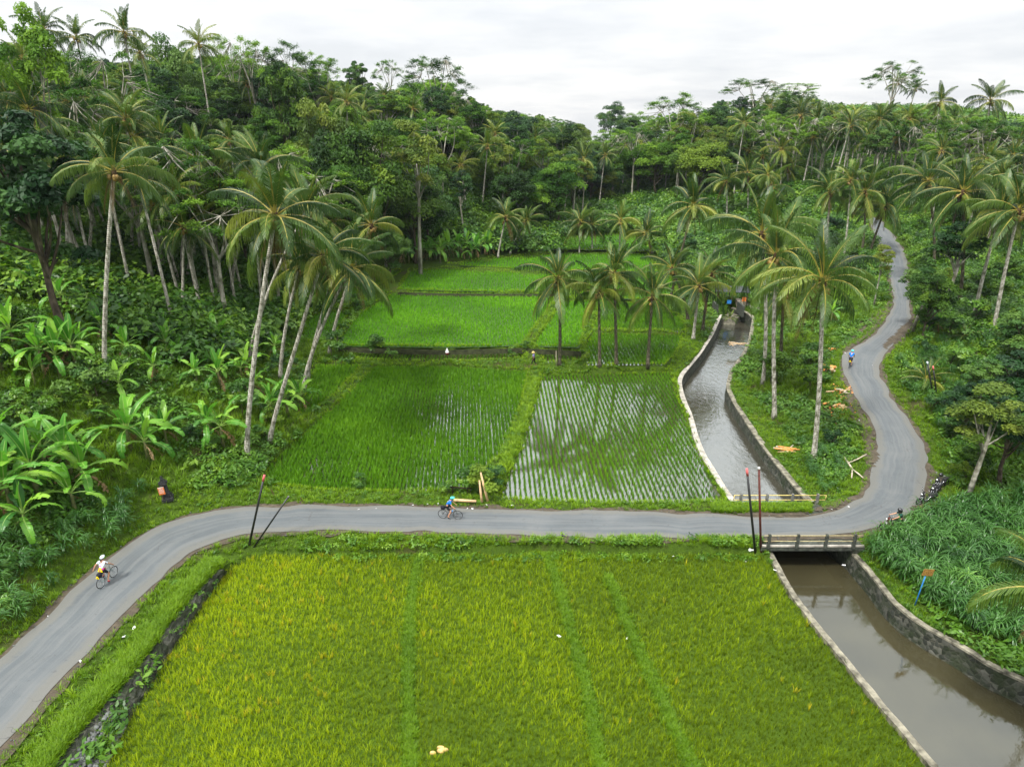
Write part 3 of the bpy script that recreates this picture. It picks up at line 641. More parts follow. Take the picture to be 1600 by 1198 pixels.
def nutsmb(seed):
    r = np.random.default_rng(seed); mb = MB(); mb.ball((0, 0, -.15), (.22, .22, .45), 1, 8)
    for i in range(11):
        a = r.uniform(0, 6.28); mb.ball((.36 * math.cos(a), .36 * math.sin(a), -.45 + r.normal(0, .15)), (.15, .15, .18), 0, 7)
    return mb
NUTS = [nutsmb(i).me('coconuts', [M['coconut'], M['fibre']], True) for i in range(3)]
def crown_me(seed, nf, nl, scale=1):
    r = np.random.default_rng(seed); mb = MB(); 
    for lv, a, s in frond_plan(r, nf):
        e, d, hg = FR_SPEC[lv]; f = frond(4.3 * s * (.82 if lv == 0 else 1), e + r.normal(0, .06), d, nl, hg, int(r.integers(1e6)), .11)
        for V, F, m_, rn in zip(f.V, f.F, f.M, f.Rn): mb.add(V @ rotz(a).T, np.asarray(F) - F.min(), m_, r.uniform(.1, .9) * .8 + (.1 if lv < 3 else 0))
    n = nutsmb(seed)
    for V, F, m_ in zip(n.V, n.F, n.M): mb.add(V, np.asarray(F) - F.min(), np.asarray(m_) + 2)
    return mb.me('crown', [M['palm'], M['palm_rib'], M['coconut'], M['fibre']])
CROWNS = [crown_me(200 + i, 20 + i % 3, 26) for i in range(6)]
def fixF(mb): return mb
def palm_trunk_mb(v, r0, seed, n=9):
    """trunk from the origin to v, with the swelling at its foot and a gentle sweep"""
    r = np.random.default_rng(seed); v = np.asarray(v, float); h = np.linalg.norm(v); k = 22; s = np.linspace(0, 1, k)
    lean = v * np.array([1, 1, 0]); side = r.normal(0, .010) * h
    pts = np.outer(s, [0, 0, v[2]]) + np.outer(s ** 1.35 * .7 + s * .3, lean)
    pts[:, 0] += side * np.sin(s * math.pi); rad = r0 * (1 - .38 * s) * (1 + .55 * np.exp(-s * h / .45)) * (1 + .03 * np.sin(np.arange(k) * 2.1))
    pts[0, 2] -= .35
    mb = MB(); mb.tube(pts, rad, n); return mb
palm_n = 0
def hero_palm(ub, vb, uc, vc, label, Lr=None, trunk='palm_trunk', dy=0.0, r0=.19, group=None, nf=23, nuts=True, base=None, dead=3, seed=None):
    """a palm whose foot stands where the ground is seen at (ub, vb) and whose crown is centred at (uc, vc)"""
    global palm_n; palm_n += 1; r = np.random.default_rng(seed or palm_n * 13)
    b = hit(ub, vb) if base is None else np.array(base, float)
    d = ray(uc, vc); t = (b[1] + dy) / d[1]; top = np.array([d[0] * t, d[1] * t, CAMH + d[2] * t])
    D = proj(*top)[2]; s = (Lr * 1.0 / FPX * D / 3.45) if Lr else 1.0
    s = min(max(s * .87, .5), 1.3)
    root = empty('coconut_palm', b, 0); tag(root, label, 'palm tree', group or 'coconut palms')
    palm_trunk_mb(top - b, r0 * (.7 + .3 * s), palm_n).build('trunk', M[trunk], root, True)
    for lv, a, sc in frond_plan(r, nf):
        obj('frond', FRONDS[lv][int(r.integers(2))], root, top - b, (r.normal(0, .07), r.normal(0, .07), a), s * sc)
    for i in range(dead): obj('frond', DEADF[i % 2], root, top - b, (0, 0, r.uniform(0, 6.28)), s * r.uniform(.7, .95))
    if nuts: obj('coconuts', NUTS[palm_n % 3], root, top - b, (0, 0, r.uniform(0, 6)), s)
    return root, b, top
TRK = [[palm_trunk_mb((dx, dy, 10), .17, 900 + i, 7).me('trunk', M['palm_trunk'], True) for i, (dx, dy) in enumerate([(0, 0), (.8, .3), (-.9, .2), (1.6, -.4), (-1.5, .5)])]]
TRKV = [(0, 0), (.8, .3), (-.9, .2), (1.6, -.4), (-1.5, .5)]
def far_palm(x, y, top, label, s=1.0, group='coconut palms standing in the forest', r=rng, z=None):
    z = float(H(x, y)[0]) if z is None else z; k = int(r.integers(5)); h = max(2.5, top - z); root = empty('coconut_palm', (x, y, z), r.uniform(0, 6.28)); tag(root, label, 'palm tree', group)
    f = h / 10; obj('trunk', TRK[0][k], root, (0, 0, 0), None, (f ** .5 if f < 1 else 1, f ** .5 if f < 1 else 1, f))
    q = f ** .5 if f < 1 else 1
    obj('crown', CROWNS[int(r.integers(6))], root, (TRKV[k][0] * q, TRKV[k][1] * q, h), (0, 0, r.uniform(0, 6.28)), s * r.uniform(.9, 1.1)); return root

# ---- broadleaved trees
def limb(mb, a, b, r0, r1, rr, m=0, n=6, sag=.12):
    a = np.asarray(a, float); b = np.asarray(b, float); d = b - a; l = np.linalg.norm(d); s = np.linspace(0, 1, 6)[:, None]
    off = rr.normal(0, sag * l * .5, 3); off[2] = -abs(off[2]) * .6
    mb.tube(a + d * s + off * np.sin(s * math.pi), np.linspace(r0, r1, 6), n, m, cap=False)
def broad(seed, Hh=12, Rc=4.2, base=.38, ncl=34, nl=230, size=.34, up=.45, asp=.5, cr=.30, top=1.0, tr=.22):
    r = np.random.default_rng(seed); tk = MB(); cw = MB(); zc = Hh * (base + 1) / 2; hz = Hh * (1 - base) / 2
    tx = r.normal(0, .3, 2); tk.tube([(0, 0, -.4), (tx[0] * .4, tx[1] * .4, Hh * base * .6), (tx[0], tx[1], Hh * base * 1.15), (tx[0] * .6, tx[1] * .6, Hh * .8)], [tr * 1.35, tr, tr * .8, tr * .25], 8)
    for i in range(ncl):
        d = r.normal(0, 1, 3); d /= np.linalg.norm(d); d[2] = abs(d[2]) * 1.0 if r.random() < .72 else d[2]
        q = r.uniform(.55, .98) if i > 3 else r.uniform(.1, .4); wob = 1 + .22 * math.sin(3 * math.atan2(d[1], d[0]) + seed)
        c = np.array([d[0] * Rc * q * wob, d[1] * Rc * q * wob, zc + d[2] * hz * q * (top if d[2] > 0 else .8)])
        rc = Rc * cr * r.uniform(.65, 1.3)
        if i % 3 == 0: limb(tk, (tx[0] * .8, tx[1] * .8, min(c[2] * .85, Hh * r.uniform(max(base, .25), .62))), c, tr * .42, .03, r)
        V, F = cluster(c, (rc, rc, rc * .72), int(nl * (rc / (Rc * cr)) ** 1.3), size, r, up, asp); cw.add(V, F, 0, r.random())
    return tk, cw
def albizia(seed, Hh=18, Rc=6.5, nd=22, nl=260, size=.30):
    nd = int(nd * 1.7)
    r = np.random.default_rng(seed); tk = MB(); cw = MB(); fork = Hh * r.uniform(.42, .55)
    tk.tube([(0, 0, -.4), (.15, .1, fork * .5), (0, 0, fork)], [.30, .24, .18], 8, cap=False)
    nm = 4 + seed % 3; mains = []
    for i in range(nm):
        a = i * 2 * math.pi / nm + r.normal(0, .3); e = np.array([math.cos(a) * Rc * r.uniform(.3, .55), math.sin(a) * Rc * r.uniform(.3, .55), Hh * r.uniform(.74, .9)]); limb(tk, (0, 0, fork * r.uniform(.88, 1)), e, .13, .06, r); mains.append(e)
    for i in range(nd):
        a = r.uniform(0, 6.28); q = r.uniform(.1, 1) ** .6; z = Hh * (1.0 - .26 * q * q - r.uniform(0, .13)); c = np.array([math.cos(a) * Rc * q, math.sin(a) * Rc * q, z])
        mbest = min(mains, key=lambda m_: np.linalg.norm(m_[:2] - c[:2])); limb(tk, mbest, c - [0, 0, .15], .055, .018, r, n=5)
        rx, ry = r.uniform(.5, 1.45), r.uniform(.45, 1.15); til = r.normal(0, .16, 2)
        n = int(nl * rx * ry / 1.0); p = r.normal(0, .48, (n, 2)); C = c + np.c_[p[:, 0] * rx * math.cos(a) - p[:, 1] * ry * math.sin(a), p[:, 0] * rx * math.sin(a) + p[:, 1] * ry * math.cos(a), r.normal(0, .15, n) - .12 * (p ** 2).sum(1) + p @ til]
        Nn = np.c_[r.normal(0, .32, (n, 2)), np.ones(n)]; Nn /= np.linalg.norm(Nn, axis=1)[:, None]
        V, F = leaves(C, Nn, size, r, .42); cw.add(V, F, 0, r.random())
    return tk, cw
def treevar(f, bark, leaf): tk, cw = f; return tk.me('trunk', M[bark], True), cw.me('crown', M[leaf])
BROAD = [treevar(broad(300 + i, 12, 4.2 + .5 * (i % 3), .14 + .05 * (i % 3), 44 + 4 * (i % 3), 260, .36), 'brown_bark', ['broad', 'bluegreen', 'broad', 'olive', 'broad', 'feather'][i]) for i in range(6)]
TALL = [treevar(broad(330 + i, 15, 2.7, .46, 30, 230, .32, .5, .45, .36, 1.0, .2), 'pale_bark', ['broad', 'olive', 'feather', 'bluegreen'][i]) for i in range(4)]
DARK = [treevar(broad(340 + i, 12, 3.3, .16, 46, 240, .34, .3, .5, .27, 1.05), 'brown_bark', ['bluegreen', 'broad'][i]) for i in range(2)]
ALB = [treevar(albizia(350 + i, 18, 6.0 + i * .5, 20 + 3 * i, 240, .32), 'pale_bark', 'feather') for i in range(4)]
BUSH = [treevar(broad(370 + i, 2.0, 1.05, .0, 12, 95, .20, .45, .5, .42, 1.0, .04), 'brown_bark', ['weed', 'broad', 'weed', 'bluegreen'][i]) for i in range(4)]
KIND = {'broad': (BROAD, 12, 'broadleaf_tree', 'tree'), 'tall': (TALL, 15, 'slender_tree', 'tree'), 'dark': (DARK, 12, 'dense_tree', 'tree'), 'alb': (ALB, 17.6, 'umbrella_tree', 'tree'), 'bush': (BUSH, 2.0, 'shrub', 'shrub')}
cnt = {}
def tree(kind, x, y, h, label, group=None, var=None, wide=None, z=None, r=rng):
    vs, h0, nm, cat = KIND[kind]; k = int(r.integers(len(vs))) if var is None else var; z = float(H(x, y)[0]) if z is None else z
    s = h / h0; w = s * r.uniform(.9, 1.12) if wide is None else wide; root = empty(nm, (x, y, z), r.uniform(0, 6.28)); root.scale = (w, w, s); tag(root, label, cat, group)
    obj('trunk', vs[k][0], root); obj('crown', vs[k][1], root); cnt[kind] = cnt.get(kind, 0) + 1; return root
def tree_top(kind, u, vtop, D, label, **k):
    q = PD(u, vtop, D); z = float(H(q[0], q[1])[0]); return tree(kind, q[0], q[1], max(3, q[2] - z), label, **k)

# ---- banana plants
def banana_leaf(seed, e0, droop, Lb=2.3, wb=.62, torn=.25, dead=False):
    r = np.random.default_rng(seed); ns = 26; s = np.linspace(0, 1, ns); an = e0 - droop * s ** 1.5; st = Lb * 1.25 / ns
    px = np.r_[0, np.cumsum(np.cos(an[:-1]))] * st; pz = np.r_[0, np.cumsum(np.sin(an[:-1]))] * st; pts = np.stack([px, r.normal(0, .05) * px ** 2, pz], -1)
    mb = MB(); mb.tube(pts[::3], np.linspace(.04, .010, len(pts[::3])), 5, 1); T = np.gradient(pts, axis=0); T /= np.linalg.norm(T, axis=1)[:, None]
    k0 = 5; V = []; F = []
    for sg in (-1, 1):
        fold = 0.0
        for j in range(k0, ns - 1):
            up = np.cross(T[j], [0, 1, 0]); up = -up if up[2] < 0 else up
            u1, u2 = (j - k0) / (ns - 1 - k0), (j + 1 - k0) / (ns - 1 - k0)
            if r.random() < torn: fold = r.normal(0, .22 if not dead else .6)
            if dead and r.random() < .2: continue
            f_ = lambda q: wb / 2 * (max(0, math.sin(math.pi * (.06 + .90 * q))) ** .55)
            l1, l2 = f_(u1), f_(u2)
            def edge(p, l, q, fr):
                a = .34 + fold; d = np.array([0, sg, 0]) * math.cos(a) + up * math.sin(a)
                m_ = p + d * l * fr + T[j] * l * .22 * fr; m_ = m_ + np.array([0, 0, -.30 * l * fr * fr]) ; return m_
            gap = .012 if r.random() < torn else 0
            a0 = pts[j]; b0 = pts[j + 1]; k = len(V)
            V += [a0, b0, edge(a0, l1, u1, .55), edge(b0, l2, u2, .55), edge(a0, l1, u1, 1) + T[j] * gap, edge(b0, l2, u2, 1) - T[j] * gap]
            F += [[k, k + 1, k + 3, k + 2], [k + 2, k + 3, k + 5, k + 4]]
    mb.add(V, F, 0, r.uniform(.2, .9)); return mb
BL_SPEC = [(1.45, .35), (1.2, .9), (1.0, 1.3), (.8, 1.7), (.5, 1.9), (.25, 2.0)]
BLEAF = [[banana_leaf(400 + i * 5 + k, e, d, 2.3 * (.85 if i == 0 else 1), .58, .12 + .08 * i).me('leaf', [M['banana'], M['banana_rib']]) for k in range(3)] for i, (e, d) in enumerate(BL_SPEC)]
BDEAD = [banana_leaf(460 + k, -.6, .9, 1.7, .4, .6, True).me('leaf', [M['banana_dead'], M['banana_dead']]) for k in range(2)]
mb = MB(); mb.tube([(0, 0, -.2), (.02, 0, .6), (0, .02, 1.3), (.01, 0, 1.9)], [.15, .125, .10, .06], 9); BSTEM = mb.me('stem', M['banana_stem'], True)
ban_n = 0
def banana(p, s, label, group='banana plants', nl=9, dead=2):
    global ban_n; ban_n += 1; r = np.random.default_rng(5000 + ban_n); root = empty('banana_plant', p, r.uniform(0, 6.28)); tag(root, label, 'banana plant', group)
    hs = s * r.uniform(.8, 1.1); obj('stem', BSTEM, root, scl=(s, s, hs))
    for i in range(nl):
        lv = min(5, int(i * 6 / nl + r.uniform(-.3, .6))); lv = max(0, lv); l = obj('leaf', BLEAF[lv][int(r.integers(3))], root, (0, 0, 1.82 * hs), (r.normal(0, .1), r.normal(0, .08), i * 2.4 + r.normal(0, .3)), s * r.uniform(.85, 1.1))
    for i in range(dead): tag(obj('leaf', BDEAD[i % 2], root, (0, 0, 1.6 * hs), (0, 0, r.uniform(0, 6.28)), s * r.uniform(.7, 1)), 'withered brown leaf hanging down')
    return root

# ------------------------------------------------------------------ planting
# rice
def inside_pts(poly, dx, dy, ang=0.0, jit=.25, seed=0):
    r = np.random.default_rng(seed); c, s = math.cos(ang), math.sin(ang); q = poly @ np.array([[c, -s], [s, c]])
    xs = np.arange(q[:, 0].min(), q[:, 0].max(), dx); ys = np.arange(q[:, 1].min(), q[:, 1].max(), dy); X, Y = np.meshgrid(xs, ys); X = X.ravel(); Y = Y.ravel()
    X = X + r.normal(0, dx * jit * .5, X.shape); Y = Y + r.normal(0, dy * jit, Y.shape); p = np.c_[X, Y] @ np.array([[c, s], [-s, c]])
    m_ = inpoly(p[:, 0], p[:, 1], poly); return p[m_]
z, pl = FP['near']; p = inside_pts(pl, .175, .15, .04, .4, 1); p = p[(p[:, 1] > 19)]
# low grassy strips across the ripening field
STR = [W3([(655, 862, -.8), (640, 960, -.8), (638, 1080, -.8), (645, 1330, -.8)]), W3([(855, 864, -.8), (885, 960, -.8), (918, 1080, -.8), (960, 1330, -.8)]), W3([(950, 900, -.8), (990, 1000, -.8), (1045, 1120, -.8), (1140, 1330, -.8)])]
ds = np.min([dpoly(p[:, 0], p[:, 1], s_) for s_ in STR], axis=0); edge = dpoly(p[:, 0], p[:, 1], pl, True)
p = p[ds > .33]; edge = edge[ds > .33]
u_, v_, _ = proj(p[:, 0], p[:, 1], np.full(len(p), z)); nz_ = fbm(p[:, 0], p[:, 1], .35); r = np.random.default_rng(3)
sc_n = (.84 + .10 * nz_) * r.uniform(.55, 1.4, len(p)); pos = np.c_[p, np.full(len(p), z - .07)]
tone = np.clip(.50 + .22 * nz_ - .015 * (p[:, 0]) - .004 * (30 - p[:, 1]) + r.normal(0, .24, len(p)), 0, 1)
o = scatter('rice', RICE, pos, M['rice_near'], sc=sc_n, tilt=.08, rnd=tone, seed=4); tag(o, 'short yellow-green rice filling the field in front of the road', 'rice', kind='stuff')
pr_y = np.clip((.07 * np.exp(-((p[:, 0] + 15) / 9) ** 2) * (.6 + nz_) + .006) * (1 + np.sign(fbm(p[:, 0], p[:, 1], 2.4) - .3)), 0, 1) * (p[:, 1] > 24)
ym = r.random(len(p)) < pr_y; o = scatter('yellow_rice', RICE, pos[ym] + [.05, .05, .05], M['rice_yellow'], scale=(.8, 1.15), tilt=.1, seed=5); tag(o, 'yellow ripening tufts scattered on the left of the near field', 'rice', kind='stuff')
gp = []
for s_ in STR:
    c = resample(s_, 420)
    for q in c:
        for _ in range(4): gp.append([q[0] + r.normal(0, .19), q[1] + r.normal(0, .1), z - .05])
gp = np.array(gp); gp = gp[inpoly(gp[:, 0], gp[:, 1], pl) & (gp[:, 1] > 19)]
o = scatter('grass', GR, gp, M['grass'], scale=(.5, .85), seed=6, rnd=np.clip(r.normal(.42, .15, len(gp)), 0, 1)); tag(o, 'low bright grass strips running down the near rice field', 'grass', kind='stuff')
# transplanted rows standing in water and the dense terraces behind
spec = {'flooded': (.38, .15, .03, RICEY, 'rice_young', .92, .09), 'mid': (.31, .16, .06, RICEY, 'rice_young', 1.42, .20), 'corner': (.36, .22, .06, RICEY, 'rice_young', 1.4, .25), 'strip': (.42, .22, 0, RICEY, 'rice_young', .8, .2), 'strip2': (.42, .22, 0, RICEY, 'rice_young', .8, .2),
        'wide': (.34, .30, .05, RICEV, 'rice_vivid', 1, .3), 'side': (.34, .30, .05, RICEV, 'rice_vivid', 1, .3), 'pond_far': (.42, .2, .02, RICEY, 'rice_young', 1.35, .15), 'pond_near': (.42, .2, .02, RICEY, 'rice_young', 1.4, .15), 'upper': (.40, .34, 0, RICEV, 'rice_vivid', 1, .3), 'top': (.44, .4, 0, RICEV, 'rice_vivid', 1.05, .3), 'leftlow': (.38, .34, 0, RICEV, 'rice_vivid', 1, .3), 'lefthigh': (.4, .36, 0, RICEV, 'rice_vivid', 1, .3), 'end': (.5, .45, 0, RICEV, 'rice_vivid', 1.05, .3), 'right': (.42, .36, 0, RICEV, 'rice_vivid', 1, .3)}
RLAB = {'flooded': 'thin rows of young rice standing in the flooded field beside the canal', 'mid': 'dense young rice in the wet field behind the cycling road', 'corner': 'young rice in the small triangular field below the palms', 'strip': 'young rice in the narrow ditch field under the wide terrace', 'strip2': 'young rice in the short ditch field beside the walking farmer', 'wide': 'vivid green rice carpet of the widest terrace', 'side': 'vivid green rice right of the widest terrace', 'pond_far': 'rice in the far half of the wet palm terrace', 'pond_near': 'rice in the near half of the wet palm terrace', 'upper': 'vivid green rice of the second terrace', 'top': 'vivid green rice of the highest terrace', 'leftlow': 'vivid green rice of the lower left terrace', 'lefthigh': 'vivid green rice of the upper left terrace', 'end': 'vivid green rice at the far end of the valley', 'right': 'vivid green rice behind the field palms'}
for k, (dx, dy, ang, pr, mt, sc, jit) in spec.items():
    z, pl = FP[k]; p = inside_pts(pl, dx, dy, ang, jit, hash(k) % 0 if False else len(k)); p = p[dpoly(p[:, 0], p[:, 1], pl, True) > .15]
    nz_ = fbm(p[:, 0], p[:, 1], .3)
    if k == 'flooded': p = p[r.random(len(p)) > .06 + .12 * (nz_ < -.6)]; nz_ = fbm(p[:, 0], p[:, 1], .3)
    if k == 'mid':
        wt = fbm(p[:, 0] + 9, p[:, 1], .33); kp = r.random(len(p)) > np.clip((wt - .45) * .9, 0, .5); p = p[kp]; nz_ = nz_[kp]
    o = scatter('rice', pr, np.c_[p, np.full(len(p), z - .09)], M[mt], sc=sc * (1 + .15 * nz_) * r.uniform(.75, 1.2, len(p)), tilt=.06, rnd=np.clip(.5 + .2 * nz_ + r.normal(0, .12, len(p)), 0, 1), seed=len(k) + 7)
    tag(o, RLAB[k], 'rice', kind='stuff')

bl = []; r = np.random.default_rng(61)
for k in ('wide', 'side', 'pond_far', 'pond_near', 'upper', 'top', 'leftlow', 'lefthigh', 'corner', 'strip', 'strip2', 'mid', 'flooded', 'right', 'end'):
    z, pl = FP[k]; per = np.linalg.norm(np.diff(np.vstack([pl, pl[:1]]), axis=0), axis=1).sum()
    for q in resample(np.c_[np.vstack([pl, pl[:1]]), np.zeros(len(pl) + 1)], int(per * 9)): bl.append([q[0] + r.normal(0, .16), q[1] + r.normal(0, .16), 0])
bl = np.array(bl); bl[:, 2], bi_, brd = H(bl[:, 0], bl[:, 1], True); bl[:, 2] = np.where(bi_, bl[:, 2] + .2, bl[:, 2]); bl = bl[(brd > .6) & (dpoly(bl[:, 0], bl[:, 1], CANAL, True) > .4)]
o = scatter('grass', GR, bl, M['bund'], scale=(.45, .85), seed=62, rnd=np.clip(r.normal(.55, .2, len(bl)), 0, 1)); tag(o, 'bright lime grass on the raised dykes between the rice plots', 'grass', kind='stuff')
M['mud'] = simple('dark_bank_mud', (.022, .026, .010), .9, .15, .6, 3, .6)
def bank(lst, z1, z0):
    A = resample(np.array([P(u, v, z1) for u, v in lst]), 60); r = np.random.default_rng(len(lst)); V = []
    for q in A: V += [q + [0, -.16, .0], q + [0, -.34 + r.normal(0, .04), (z0 - z1) * .5], q + [0, -.50 + r.normal(0, .04), z0 - z1 - .05]]
    F = [[3 * i + j, 3 * i + j + 1, 3 * i + 4 + j, 3 * i + 3 + j] for i in range(59) for j in range(2)]; F = [f[::-1] for f in F]
    tag(obj('terrace_bank', mesh('terrace_bank', V, F, M['mud'], smooth=True)), kind='structure')
bank([(528,541), (600,544), (700,546), (815,543), (908,548)], 1.0, .55)
bank([(622,456), (700,458), (868,459)], 1.35, .95)
bank([(545,488), (556,492), (530,533)], 1.05, .7)
# ground cover on banks, dykes and slopes
def cover(n, x0, x1, y0, y1, seed, keepf=None):
    r = np.random.default_rng(seed); x = r.uniform(x0, x1, n); y = r.uniform(y0, y1, n)
    z, inf, rd = H(x, y, True); u, v, D = proj(x, y, z)
    ok = (~inf) & (rd > .25) & (u > -420) & (u < 1760) & (v < 1500) & (D > 5) & ~inpoly(x, y, CANAL) & (dpoly(x, y, CANAL, True) > .40)
    x, y, z, rd, u, v, D = [a[ok] for a in (x, y, z, rd, u, v, D)]
    return x, y, z, rd, D
r = np.random.default_rng(11)
x, y, z, rd, D = cover(175000, -50, 50, 8, 100, 12)
nz_ = fbm(x, y, .45) + .5 * fbm(x, y, 1.3); dto = dpoly(x, y, TOE)
hill = (x < -18) & (rd > 2.6) | (x > 24) & (rd > 1.5)
near_tree = hill & (D > 58)
g_m = (~hill) | (nz_ > -.05)
keep = r.random(len(x)) < np.where(~hill, .95, np.where(D < 60, .5, .28))
sel = keep & ~hill & (r.random(len(x)) < .9)
o = scatter('grass', GR, np.c_[x, y, z - .03][sel], M['grass'], scale=(.45, 1.0), seed=13, rnd=np.clip(.5 + .2 * nz_[sel] + r.normal(0, .13, sel.sum()), 0, 1)); tag(o, 'short bright grass along the road verges, dykes and canal banks', 'grass', kind='stuff')
sel = keep & hill & (nz_ > -.15)
o = scatter('grass', GRL, np.c_[x, y, z - .03][sel], M['hillgrass'], scale=(.6, 1.25), seed=14, rnd=np.clip(.5 + .2 * nz_[sel] + r.normal(0, .13, sel.sum()), 0, 1)); tag(o, 'long rough grass on the slopes either side of the valley', 'grass', kind='stuff')
sel = keep & hill & (nz_ < .15) & (r.random(len(x)) < .6)
o = scatter('undergrowth', WEED, np.c_[x, y, z - .05][sel], M['weed'], scale=(.7, 1.7), seed=15, rnd=np.clip(.55 + .25 * fbm(x[sel], y[sel], .7) + r.normal(0, .15, sel.sum()), 0, 1)); tag(o, 'leafy weeds and creepers covering the slopes', 'undergrowth', kind='stuff')
sel = (~hill) & (rd > .9) & (r.random(len(x)) < np.where(nz_ < 0, .16, .05))
o = scatter('undergrowth', WEED, np.c_[x, y, z - .05][sel], M['weed'], scale=(.35, .8), seed=16, rnd=np.clip(.6 + r.normal(0, .15, sel.sum()), 0, 1)); tag(o, 'small leafy weeds among the verge grass', 'undergrowth', kind='stuff')
x, y, z, rd, D = cover(26000, -110, 130, 55, 240, 17); m_ = ((D > 60) & (x < -27) | (y > 126) | (x > 78)) & (rd > 7)
o = scatter('forest_floor_plants', UNDER, np.c_[x, y, z][m_], M['weed'], scale=(2.0, 5.0), seed=18); tag(o, 'tangled green undergrowth below the forest trees', 'undergrowth', kind='stuff')
bk = []; r = np.random.default_rng(19)
for i in range(2300):
    u = r.uniform(470, 1190); q = P(u, r.uniform(846, 866), -.35); bk.append(q)
bk = np.array(bk); bk[:, 2] = H(bk[:, 0], bk[:, 1])
bk = bk[fbm(bk[:, 0], bk[:, 1], 1.1) + r.normal(0, .5, len(bk)) > -.1]; mm = r.random(len(bk)) < .3
o = scatter('undergrowth', WEED, bk[mm], M['weed'], scale=(.45, 1.0), seed=24, rnd=np.clip(r.normal(.62, .2, mm.sum()), 0, 1)); tag(o, 'leafy weeds on the low bank between the road and the near field', 'undergrowth', kind='stuff')
o = scatter('grass', GRL, bk[~mm], M['grass'], scale=(.4, .8), seed=25, rnd=np.clip(r.normal(.6, .2, (~mm).sum()), 0, 1)); tag(o, 'long grass on the low bank between the road and the near field', 'grass', kind='stuff')
x, y, z, rd, D = cover(30000, 20, 150, 96, 190, 71); m_ = (rd > .8) & ~((x < 27) & (y < 138)); r = np.random.default_rng(72); mm = r.random(m_.sum()) < .5; pz = np.c_[x, y, z][m_]
o = scatter('grass', GRL, pz[mm], M['hillgrass'], scale=(.9, 1.9), seed=73); tag(o, 'rough grass on the slopes around the far bend of the road', 'grass', kind='stuff')
o = scatter('undergrowth', UNDER, pz[~mm], M['weed'], scale=(.7, 2.6), seed=74); tag(o, 'leafy undergrowth crowding the far part of the road', 'undergrowth', kind='stuff')
x, y, z, rd, D = cover(16000, 48, 115, 30, 98, 75); m_ = rd > .8; r = np.random.default_rng(76); mm = r.random(m_.sum()) < .5; pz = np.c_[x, y, z][m_]
o = scatter('grass', GRL, pz[mm], M['hillgrass'], scale=(.8, 1.7), seed=77); tag(o, 'rough grass on the slope at the far right', 'grass', kind='stuff')
o = scatter('undergrowth', UNDER, pz[~mm], M['weed'], scale=(.7, 2.2), seed=78); tag(o, 'leafy undergrowth on the slope at the far right', 'undergrowth', kind='stuff')
ov = []; ln = resample(expand(WCRD, 1, .45), 420)
for q in ln: ov.append([q[0] + r.normal(.1, .12), q[1] + r.normal(.1, .1), q[2] - .1])
for q in resample(expand(WCRU, -1, .45), 300): ov.append([q[0] + r.normal(.08, .1), q[1] + r.normal(0, .1), q[2] - .1])
ov = np.array(ov); o = scatter('creeper', GR, ov, M['weed'], scale=(.4, .9), seed=79); tag(o, 'weeds growing along the back of the right-hand canal walls', 'undergrowth', kind='stuff')
# tall grass: two stands
def stand(poly_uvz, dens, seed, label, scale=(.8, 1.2), protos=ELE, mt='elephant', name='tall_grass'):
    pl = W3(poly_uvz)[:, :2]; r = np.random.default_rng(seed); a, b = pl.min(0), pl.max(0); n = int((b - a).prod() * dens); p = r.uniform(a, b, (n, 2)); p = p[inpoly(p[:, 0], p[:, 1], pl)]
    zz, inf, rd = H(p[:, 0], p[:, 1], True); ok = ~inf & (rd > .9); p = p[ok]; zz = zz[ok]
    o = scatter(name, protos, np.c_[p, zz - .05], M[mt], scale=scale, tilt=.06, seed=seed, rnd=np.clip(.45 + .25 * fbm(p[:, 0], p[:, 1], .8) + r.normal(0, .12, len(p)), 0, 1)); tag(o, label, 'tall grass', kind='stuff'); return o
stand([(1352,862,-.3),(1395,836,0),(1435,815,.2),(1470,795,.4),(1620,785,.6),(1660,1000,-.6),(1600,1020,-.8),(1545,1003,-.8),(1490,985,-.8),(1440,945,-.8),(1400,905,-.7)], 4.2, 31, 'dense dark green tall grass on the bank right of the bridge')
stand([(-60,900,1),(60,850,1.2),(150,800,1.2),(235,770,1),(240,800,.5),(190,845,.3),(110,905,.3),(30,968,.3),(-60,1040,.3)], 1.5, 32, 'arching tall grass between the banana plants and the road', (.7, 1.05))
stand([(1250,680,.3),(1300,690,.4),(1330,740,.1),(1290,770,.1),(1250,730,.1)], 1.6, 33, 'clumps of arching grass on the bank inside the road bend', (.4, .65))
stand([(1400,560,3),(1480,520,4.4),(1600,520,4.6),(1620,660,2.2),(1470,670,1.3),(1420,620,2)], 1.0, 34, 'rough arching grass on the slope right of the climbing road', (.5, .8))

stand([(1372,846,-.1),(1384,832,0),(1410,818,.1),(1432,812,.2),(1440,850,0),(1400,862,-.2)], 5, 35, 'tall grass clump at the road edge in front of the half-hidden rider', (.55, .8))
